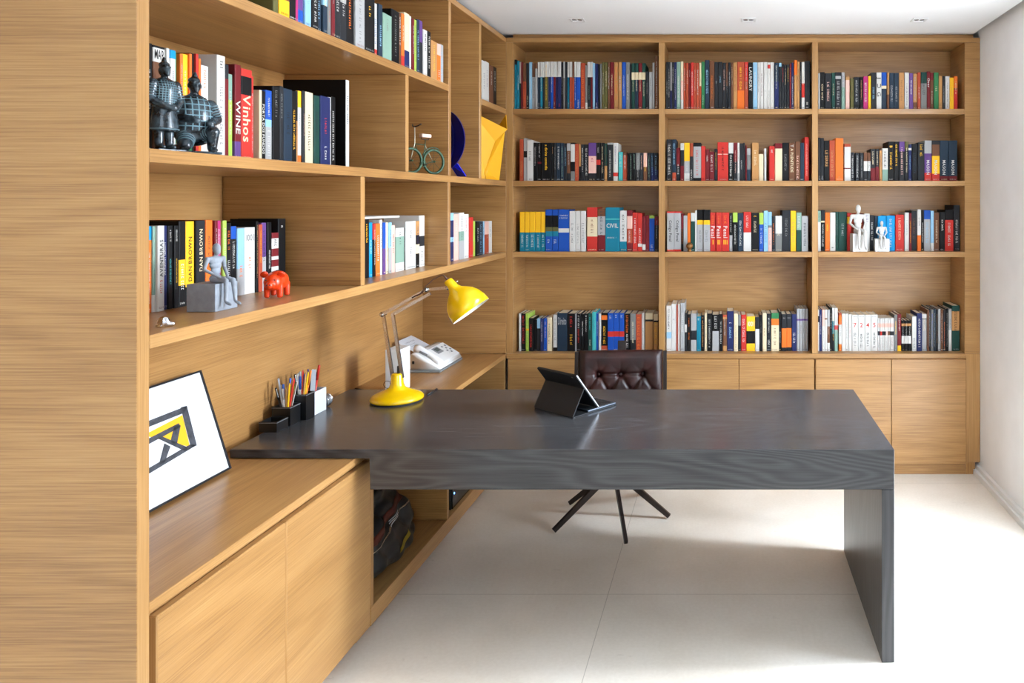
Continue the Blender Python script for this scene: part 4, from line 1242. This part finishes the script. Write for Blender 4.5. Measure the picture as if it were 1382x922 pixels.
obj('coin_slot', box_bm((-.0012, .002, .0822), (.0012, .03, .0838)), M['dark_metal'], e)
obj('tail', tube_bm([(.004 * math.sin(t * 5), .057 + t * .008, .06 + .004 * math.cos(t * 5)) for t in [i / 10 for i in range(16)]], .0018, 6), M['pig'], e, True)

# ------------------------------------------------------------------ small silver ornament at the shelf edge
e = empty('silver_ornament', (-1.345, 1.775, Z3 + .0006), R(35), 'tiny polished silver ornament alone at the near end of the shelf', 'ornament')
b = bmesh.new()
ell_bm((0, 0, .011), (.013, .010, .015), (0, .3, 0), bm=b); ell_bm((.012, 0, .006), (.012, .008, .007), bm=b); ell_bm((-.006, 0, .0035), (.011, .010, .0042), bm=b)
fuse('body', b, .0014, M['silver'], e, 3)

# ------------------------------------------------------------------ bronze ball before the red code books
M['bronze'] = mat('bronze_ball', (128, 84, 36), 0.35, .4, vary=.2, scale=30)
e = empty('ball_ornament', (PX(930.5, 4.402), 4.402, Z3 + .0006), 0, 'small round bronze ball on a stand before the grey code books', 'ornament')
obj('ball', ell_bm((0, 0, .034), .0205, seg=24), M['bronze'], e, True)
obj('stand', lathe_bm([(0, 0), (.014, 0), (.013, .006), (.009, .012), (.010, .0155), (0, .0145)], 20, closed=False), M['bronze'], e, True)

# ------------------------------------------------------------------ dark stone warriors (face -Y)
def stone(name, lattice):
    m, nt, b = new_mat(name)
    N, L = nt.nodes.new, nt.links.new
    tc = N('ShaderNodeTexCoord')
    nz = N('ShaderNodeTexNoise'); nz.inputs['Scale'].default_value = 55; nz.inputs['Detail'].default_value = 5
    L(tc.outputs['Object'], nz.inputs['Vector'])
    cr = N('ShaderNodeValToRGB'); cr.color_ramp.elements[0].position = .4; cr.color_ramp.elements[1].position = .8
    cr.color_ramp.elements[0].color = rgb((22, 26, 31)); cr.color_ramp.elements[1].color = rgb((78, 96, 106))  # paler bluish end of the mottling is painted-in highlight
    L(nz.outputs['Fac'], cr.inputs['Fac'])
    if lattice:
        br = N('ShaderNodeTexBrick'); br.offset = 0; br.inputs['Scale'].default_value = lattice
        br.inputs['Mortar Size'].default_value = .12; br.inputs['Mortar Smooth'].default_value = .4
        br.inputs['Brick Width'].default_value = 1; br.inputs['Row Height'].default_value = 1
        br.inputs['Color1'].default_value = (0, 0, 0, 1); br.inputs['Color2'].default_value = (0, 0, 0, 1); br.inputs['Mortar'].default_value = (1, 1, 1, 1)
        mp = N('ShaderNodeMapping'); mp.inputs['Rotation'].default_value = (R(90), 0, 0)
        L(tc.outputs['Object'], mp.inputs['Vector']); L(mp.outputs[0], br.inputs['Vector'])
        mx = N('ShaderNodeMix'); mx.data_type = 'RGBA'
        L(br.outputs['Color'], mx.inputs[0]); L(cr.outputs['Color'], mx.inputs[6]); mx.inputs[7].default_value = rgb((112, 146, 158))  # carved lattice lines coloured pale as highlights on the stone
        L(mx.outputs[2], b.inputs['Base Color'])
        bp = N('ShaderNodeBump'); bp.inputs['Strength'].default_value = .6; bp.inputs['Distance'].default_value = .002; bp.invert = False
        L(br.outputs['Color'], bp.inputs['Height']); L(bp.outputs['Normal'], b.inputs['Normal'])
    else:
        L(cr.outputs['Color'], b.inputs['Base Color'])
    b.inputs['Roughness'].default_value = .22
    return m
M['stone'] = stone('dark_polished_stone', 0)
M['stone_light'] = mat('carved_pale_grooves', (92, 118, 128), 0.3)  # bluish highlights of the dark stone, painted onto bands, folds and hem
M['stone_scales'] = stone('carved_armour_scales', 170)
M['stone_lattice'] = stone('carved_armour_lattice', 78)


def head_bm(b, c, s):
    """bearded helmeted head with topknot, about 30 s tall"""
    c = Vector(c)
    def E(o, r, rot=(0, 0, 0)): ell_bm(c + Vector(o) * s, Vector(r) * s, rot, 14, b)
    E((0, 0, 0), (.0115, .013, .016)); E((0, -.004, -.006), (.009, .010, .011))
    E((0, -.0135, -.001), (.0022, .003, .0045))                       # nose
    E((0, -.0122, -.0085), (.0048, .002, .0012)); E((0, -.011, -.014), (.0045, .003, .003))
    for q in (-1, 1):
        E((q * .0045, -.0118, .0035), (.003, .0018, .0014)); E((q * .012, .001, -.001), (.002, .004, .0055))
        E((q * .0046, -.0122, .0068), (.0042, .0016, .0011), (0, q * .25, 0))
    E((0, .003, .011), (.0118, .0125, .008)); E((.002, .006, .0205), (.006, .0065, .0065)); E((.003, .007, .027), (.0035, .004, .004))
    E((0, .0105, -.003), (.009, .006, .012))


def band(b, c, r, n, z0, z1, tilt=0.0):
    """raised hoops round a sleeve or skirt"""
    for i in range(n):
        t = (i + .5) / n
        p = Vector(c[0]).lerp(Vector(c[1]), t)
        d = (Vector(c[1]) - Vector(c[0])).normalized()
        q = d.to_track_quat('Z', 'Y').to_matrix()
        rr = r[0] + (r[1] - r[0]) * t
        tube_bm([p + q @ Vector((rr * math.cos(a), rr * math.sin(a), 0)) for a in [2 * PI * k / 18 for k in range(18)]], z0, 6, b, closed=True)


W1 = empty('warrior_statuette', (-1.345, 1.778, Z2 + .0006), R(72), 'black stone armoured warrior statuette standing at the near end of the shelf', 'statuette')
b = bmesh.new()
for q in (-1, 1):
    cap_bm((q * .013, 0, .012), (q * .013, .002, .055), .0095, .0115, b)
    ell_bm((q * .0135, -.006, .0095), (.0085, .016, .0065), bm=b)
b2_ = lathe_bm([(0, .048), (.031, .048), (.034, .056), (.030, .085), (.0265, .108), (.0295, .135), (.031, .155), (.023, .170), (.010, .176), (0, .176)], 24, closed=False)
turned(b2_, Matrix.Diagonal((1, .78, 1, 1))); merge(b, b2_)
cap_bm((0, 0, .168), (0, -.002, .186), .0085, .0078, b)
for q in (-1, 1):
    cap_bm((q * .030, 0, .160), (q * .038, -.002, .122), .0125, .0105, b)
    cap_bm((q * .038, -.002, .122), (q * .010, -.030, .104), .0105, .0072, b)
ell_bm((0, -.034, .103), (.012, .008, .0085), bm=b)
head_bm(b, (0, -.003, .1965), 1.0)
fuse('body', b, .0018, M['stone'], W1, 2)
b = lathe_bm([(.0272, .104), (.0305, .134), (.032, .152), (.0245, .169), (.0225, .167), (.0295, .152), (.0283, .134), (.0252, .104)], 24, closed=False)
n = len(b.verts)
turned(b, Matrix.Diagonal((1, .80, 1, 1)))
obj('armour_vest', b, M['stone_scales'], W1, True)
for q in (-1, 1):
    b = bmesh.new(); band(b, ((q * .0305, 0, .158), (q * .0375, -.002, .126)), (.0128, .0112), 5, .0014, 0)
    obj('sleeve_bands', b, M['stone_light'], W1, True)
b = bmesh.new()
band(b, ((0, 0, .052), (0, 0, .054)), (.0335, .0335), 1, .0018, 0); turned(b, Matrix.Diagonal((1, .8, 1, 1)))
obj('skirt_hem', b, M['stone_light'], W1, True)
obj('base', box_bm((-.036, -.03, 0), (.036, .03, .0052), .0015, 2), M['stone'], W1)

W2 = empty('warrior_statuette', (-1.352, 1.888, Z2 + .0006), R(55), 'black stone armoured warrior statuette kneeling before the white and orange spines', 'statuette')
b = bmesh.new()
b2_ = lathe_bm([(0, .05), (.036, .05), (.040, .07), (.039, .095), (.034, .118), (.020, .136), (.009, .142), (0, .142)], 24, closed=False)
turned(b2_, Matrix.Diagonal((1, .80, 1, 1))); merge(b, b2_)
ell_bm((0, .006, .045), (.040, .032, .026), bm=b)
cap_bm((0, 0, .136), (0, -.003, .15), .0095, .0085, b)
# right knee down, left knee raised
cap_bm((-.018, -.006, .04), (-.03, -.036, .018), .019, .0135, b); cap_bm((-.03, -.036, .0165), (-.026, .026, .0145), .0125, .010, b)
cap_bm((.018, -.004, .046), (.026, -.04, .052), .019, .0145, b); cap_bm((.026, -.04, .05), (.026, -.034, .014), .0135, .010, b)
ell_bm((.026, -.041, .0095), (.009, .016, .0065), bm=b); ell_bm((-.026, .034, .011), (.009, .011, .009), bm=b)
for q in (-1, 1):
    cap_bm((q * .034, 0, .118), (q * .046, -.004, .085), .014, .012, b)
cap_bm((.046, -.004, .085), (.024, -.035, .072), .012, .008, b); cap_bm((-.046, -.004, .085), (-.012, -.036, .078), .012, .008, b)
ell_bm((.02, -.04, .071), (.009, .008, .007), bm=b); ell_bm((-.008, -.04, .077), (.009, .008, .007), bm=b)
head_bm(b, (0, -.004, .162), 1.08)
fuse('body', b, .002, M['stone'], W2, 2)
b = lathe_bm([(.0375, .054), (.0412, .07), (.0402, .096), (.0352, .119), (.024, .134), (.0225, .132), (.033, .117), (.038, .095), (.039, .07), (.0355, .054)], 24, closed=False)
turned(b, Matrix.Diagonal((1, .83, 1, 1)))
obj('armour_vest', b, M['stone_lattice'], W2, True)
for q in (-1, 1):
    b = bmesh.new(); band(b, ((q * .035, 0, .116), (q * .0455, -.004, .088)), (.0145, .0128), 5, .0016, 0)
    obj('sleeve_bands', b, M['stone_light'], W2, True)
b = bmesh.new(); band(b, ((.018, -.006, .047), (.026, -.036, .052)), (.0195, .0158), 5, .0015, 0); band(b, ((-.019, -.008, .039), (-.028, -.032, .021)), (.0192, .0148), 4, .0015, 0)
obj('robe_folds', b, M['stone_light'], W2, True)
obj('base', box_bm((-.044, -.046, 0), (.044, .042, .0055), .0015, 2), M['stone'], W2)

W2.scale = (1.06, 1.0, 1.08)
W1.scale = (.92, .95, 1.0)
# ------------------------------------------------------------------ model bicycle (rolls along local X)
M['tyre'] = mat('green_patina_metal', (46, 72, 52), 0.45, .3, vary=.3, scale=90)
M['bone'] = mat('pale_wire', (188, 184, 160), 0.4, .3)
M['pink_pad'] = mat('pale_pink_saddle', (226, 196, 180), 0.6)
BK = empty('model_bicycle', (-1.352, 3.335, Z2 + .0006), R(60), 'small green wire model bicycle with pale pink saddle in its own cubby', 'model bicycle')
def wheel(cx, r):
    b = tube_bm([(cx + r * math.cos(t), 0, r + .0065 + r * math.sin(t)) for t in [2 * PI * k / 32 for k in range(32)]], 0.0062, 8, closed=True)
    w = obj('wheel', b, M['tyre'], BK, True)
    c = Vector((cx, 0, r + .0065))
    for k in range(8):
        a = 2 * PI * k / 8
        obj('spoke', tube_bm([c, c + Vector((math.cos(a) * (r - .003), 0, math.sin(a) * (r - .003)))], .0009, 5), M['tyre'], w, True)
    obj('axle', tube_bm([c + Vector((0, -.009, 0)), c + Vector((0, .009, 0))], .004, 8), M['tyre'], w, True)
    return c
WR = .053
cA = wheel(.05, WR); cB = wheel(-.068, WR)
top_ = Vector((.004, 0, .132)); bb = Vector((-.006, 0, .046)); hd = Vector((-.05, 0, .135))
for nm, pts, r, m in (('seat_stay', [cA + Vector((0, .006, 0)), top_], .0016, 'bone'), ('seat_tube', [bb, top_, Vector((.006, 0, .158))], .002, 'tyre'), ('chain_stay', [cA + Vector((0, -.006, 0)), bb], .0018, 'tyre'),
                      ('down_tube', [bb, hd], .002, 'tyre'), ('top_tube', [top_, hd], .002, 'tyre'), ('fork', [cB + Vector((0, .006, 0)), hd, hd + Vector((.0, 0, .075))], .0022, 'bone'),
                      ('rear_fender', [cA + Vector((.064 * math.cos(t), 0, .064 * math.sin(t))) for t in [R(60 + 12 * k) for k in range(9)]], .0024, 'tyre'),
                      ('handlebar', [hd + Vector((.012, -.03, .088)), hd + Vector((.004, -.02, .08)), hd + Vector((.0, 0, .075)), hd + Vector((.004, .02, .08)), hd + Vector((.012, .03, .088))], .003, 'dark_metal'),
                      ('crank', [bb + Vector((.014, -.012, -.006)), bb + Vector((0, -.008, 0)), bb + Vector((0, .008, 0)), bb + Vector((-.014, .012, .006))], .0018, 'dark_metal')):
    obj(nm, tube_bm(pts, r, 8), M[m], BK, True)
obj('chainring', tube_bm([bb + Vector((.012 * math.cos(t), -.006, .012 * math.sin(t))) for t in [2 * PI * k / 16 for k in range(16)]], .0016, 6, closed=True), M['tyre'], BK, True)
obj('saddle', box_bm((-.020, -.013, .166), (.030, .013, .182), .004, 3), M['pink_pad'], BK, True)
obj('saddle_frame', tube_bm([(-.016, 0, .1655), (-.012, 0, .157), (.006, 0, .158), (.022, 0, .157), (.026, 0, .1655)], .002, 6), M['dark_metal'], BK, True)

# ------------------------------------------------------------------ blue disc sculpture
M['bright_blue'] = mat('bright_blue_lacquer', (24, 40, 226), 0.35)  # lit copy of the blue lacquer, brightness put into the colour
M['blue'] = mat('deep_blue_lacquer', (8, 12, 96), 0.3)  # same blue lacquer, shade on the disc put into the colour
def plate_bm(pts, th):
    b = bmesh.new()
    P = [Vector(p) for p in pts]
    n = Vector()
    for i in range(len(P)): n += (P[i] - P[0]).cross(P[(i + 1) % len(P)] - P[0])
    n = n.normalized() * th / 2
    f = [b.verts.new(p + n) for p in P]; k = [b.verts.new(p - n) for p in P]
    b.faces.new(f); b.faces.new(k[::-1])
    for i in range(len(P)): b.faces.new((f[i], k[i], k[(i + 1) % len(P)], f[(i + 1) % len(P)]))
    return b
DS = empty('disc_sculpture', (-1.425, 3.69, Z2 + .0006), 0, 'dark blue metal disc sculpture on a bright blue foot in its cubby', 'sculpture')
rot = Matrix.Translation((0, 0, .182)) @ Matrix.Rotation(R(-20), 4, 'Z')
b = turned(prism_bm([(0.160 * math.cos(2 * PI * i / 64), 0.160 * math.sin(2 * PI * i / 64)) for i in range(64)], -.003, .003, 'Y'), rot)
obj('disc', b, M['blue'], DS)
b = turned(prism_bm([(.098 * math.cos(a), 0.160 * math.sin(a)) for a in [R(-86 + 172 * i / 40) for i in range(41)]] + [(.092 * math.cos(a), .155 * math.sin(a)) for a in [R(86 - 172 * i / 40) for i in range(41)]], -.0085, -.0035, 'Y'), rot)
obj('raised_rim', b, M['blue'], DS)
obj('foot', plate_bm([(.06, -.02, .066), (.105, -.028, .066), (.150, -.035, .003), (.085, .03, .003)], .004), M['bright_blue'], DS)
obj('foot', plate_bm([(-.1, .01, .06), (-.06, .02, .06), (-.05, .06, .003), (-.12, .05, .003)], .004), M['bright_blue'], DS)

# ------------------------------------------------------------------ yellow folded sculpture
M['yellow_steel'] = mat('yellow_lacquered_steel', (252, 182, 6), 0.45)
YS = empty('folded_sculpture', (-1.33, 4.17, Z2 + .0006), 0, 'folded yellow sheet steel sculpture in the corner cubby', 'sculpture')
def yp(x, y, Y, z=None): return Vector((PX(x, Y), Y, PZ(y, Y) if z is None else z)) - Vector(YS.location)
zb = Z2 + .0012
def sheet_part(pts): return at_root(obj('panel', plate_bm(pts, .004), M['yellow_steel']))
def at_root(o): o.parent = YS; return o
sheet_part([yp(636, 150, 4.05), yp(684.6, 174.5, 4.20), yp(668, 190.8, 4.19), yp(653.5, 232, 4.16), yp(655, 242, 4.165, zb), yp(636, 242, 4.10, zb)])
sheet_part([yp(681, 178, 4.21), yp(678.5, 190, 4.24), yp(673.5, 242, 4.26, zb), yp(655.5, 242, 4.17, zb), yp(654, 231, 4.165), yp(668.5, 191, 4.195)])
sheet_part([yp(684.3, 175, 4.205), yp(683, 155, 4.28), yp(672, 172, 4.30), yp(676, 178, 4.24)])

# ------------------------------------------------------------------ backpack in the low compartment
M['bag'] = mat('black_nylon', (15, 16, 18), 0.5, vary=.3, scale=25, bump=.5)
M['bag_brown'] = mat('brown_bag_panel', (104, 48, 36), 0.55, vary=.2, scale=40)
M['bag_gold'] = mat('yellow_embroidery', (170, 146, 40), 0.6)
BG = empty('backpack', (-1.445, 3.02, .1306), 0, 'black backpack with brown printed strip lying in the dark low compartment', 'backpack')
b = bmesh.new()
ell_bm((0, -.02, .10), (.12, .235, .10), bm=b); ell_bm((-.02, .02, .20), (.105, .19, .10), bm=b); ell_bm((0, .14, .13), (.11, .085, .12), bm=b)
ell_bm((.03, -.13, .17), (.08, .09, .09), bm=b); ell_bm((.045, .03, .06), (.085, .22, .06), bm=b); ell_bm((.02, -.13, .07), (.10, .12, .075), bm=b)
cap_bm((.02, -.1, .30), (.02, .08, .29), .035, .03, b)
bag = fuse('body', b, .008, M['bag'], BG, 5)
lo_z = min(v.co.z for v in bag.data.vertices)
for v in bag.data.vertices:
    v.co.z -= lo_z - .0003
    n = math.sin(v.co.y * 55 + v.co.z * 30) * .004 + math.sin(v.co.z * 85 - v.co.y * 20) * .003
    v.co += v.normal * n
    v.co.z = max(v.co.z, .0003)
def bag_strip(name, y0, y1, z0, z1, m, off=.004, nx=12, prints=False):
    """a band of cloth following the bag's side"""
    b = bmesh.new()
    dat = bag.data
    from mathutils.bvhtree import BVHTree
    tree = BVHTree.FromPolygons([v.co for v in dat.vertices], [p.vertices for p in dat.polygons])
    g = []
    for i in range(nx + 1):
        row = []
        for j in range(5):
            y = y0 + (y1 - y0) * i / nx; z = z0 + (z1 - z0) * j / 4 + (y - y0) * .22
            hit = tree.ray_cast(Vector((.5, y, z)), Vector((-1, 0, 0)))[0]
            x = (hit.x if hit else .05) + off
            row.append(b.verts.new((x, y, z)))
        g.append(row)
    for i in range(nx):
        for j in range(4): b.faces.new((g[i][j], g[i + 1][j], g[i + 1][j + 1], g[i][j + 1]))
    bmesh.ops.solidify(b, geom=list(b.faces), thickness=.002)
    return obj(name, b, m, BG, True)
st_ = bag_strip('printed_strip', -.19, .14, .155, .195, M['bag_brown'])
for k in range(3): bag_strip('print_line', -.02 + .004 * k, .055 + .004 * k, .168 + .009 * k, .171 + .009 * k, M['white_card'], .0065, 8)
bag_strip('emblem', -.02, .10, .062, .082, M['bag_gold'], .005)
bag_strip('zip', -.2, .15, .128, .133, M['steel'], .004)
obj('carry_handle', tube_bm([(.04, -.03, .28), (.05, -.02, .315), (.05, .03, .325), (.045, .07, .30)], .007, 8), M['bag'], BG, True)
obj('buckle', box_bm((.048, .0, .318), (.062, .022, .336), .003, 2), M['steel'], BG)

# ------------------------------------------------------------------ computer in the far low compartment
CT = empty('computer_tower', (-1.53, 3.86, .1306), 0, 'black computer tower with small blue light in the low compartment', 'computer')
obj('case', box_bm((-.2, -.30, 0), (.215, .30, .42), .006, 2), M['black_plastic'], CT)
obj('front_panel', box_bm((.2155, -.296, .004), (.222, .296, .416), .003, 2), M['screen_glass'], CT)
M['led'] = mat('blue_led', (40, 90, 255), 0.4)
M['led'].node_tree.nodes['Principled BSDF'].inputs['Emission Color'].default_value = (.1, .35, 1, 1)
M['led'].node_tree.nodes['Principled BSDF'].inputs['Emission Strength'].default_value = 6
obj('power_light', ell_bm((.2225, -.276, .075), (.002, .005, .005), seg=12), M['led'], CT, True)

# ------------------------------------------------------------------ thin white book lying across the uprights of the middle cubby
wl, y1l, y0l = .009, 3.19, 2.815
top_z = max([o.location.z + max(v.co.z for v in o.data.vertices) for o in bpy.data.objects if o.get('group') == 'books, left middle cubby' and y0l - .03 < o.location.y < y1l + .03])
vs, fs, mi, t, ch = cover_mesh(wl, .19, y1l - y0l, [(0, 1, 0)])
me = bpy.data.meshes.new('book'); me.from_pydata(vs, [], fs)
fb_ = link('book', me, BM['w'])
obj('page_block', box_bm((-wl / 2 + t + .0001, ch + t + .0001, .003), (wl / 2 - t - .0001, .187, y1l - y0l - .003)), M['paper'], fb_)
tag(fb_, 'slim white book lying flat on top of the uprights above the lamp arm', 'book', 'books, left middle cubby')
fb_.matrix_basis = Matrix(((0, -1, 0, -1.40), (0, 0, -1, y1l), (1, 0, 0, top_z + wl / 2 + .0008), (0, 0, 0, 1)))
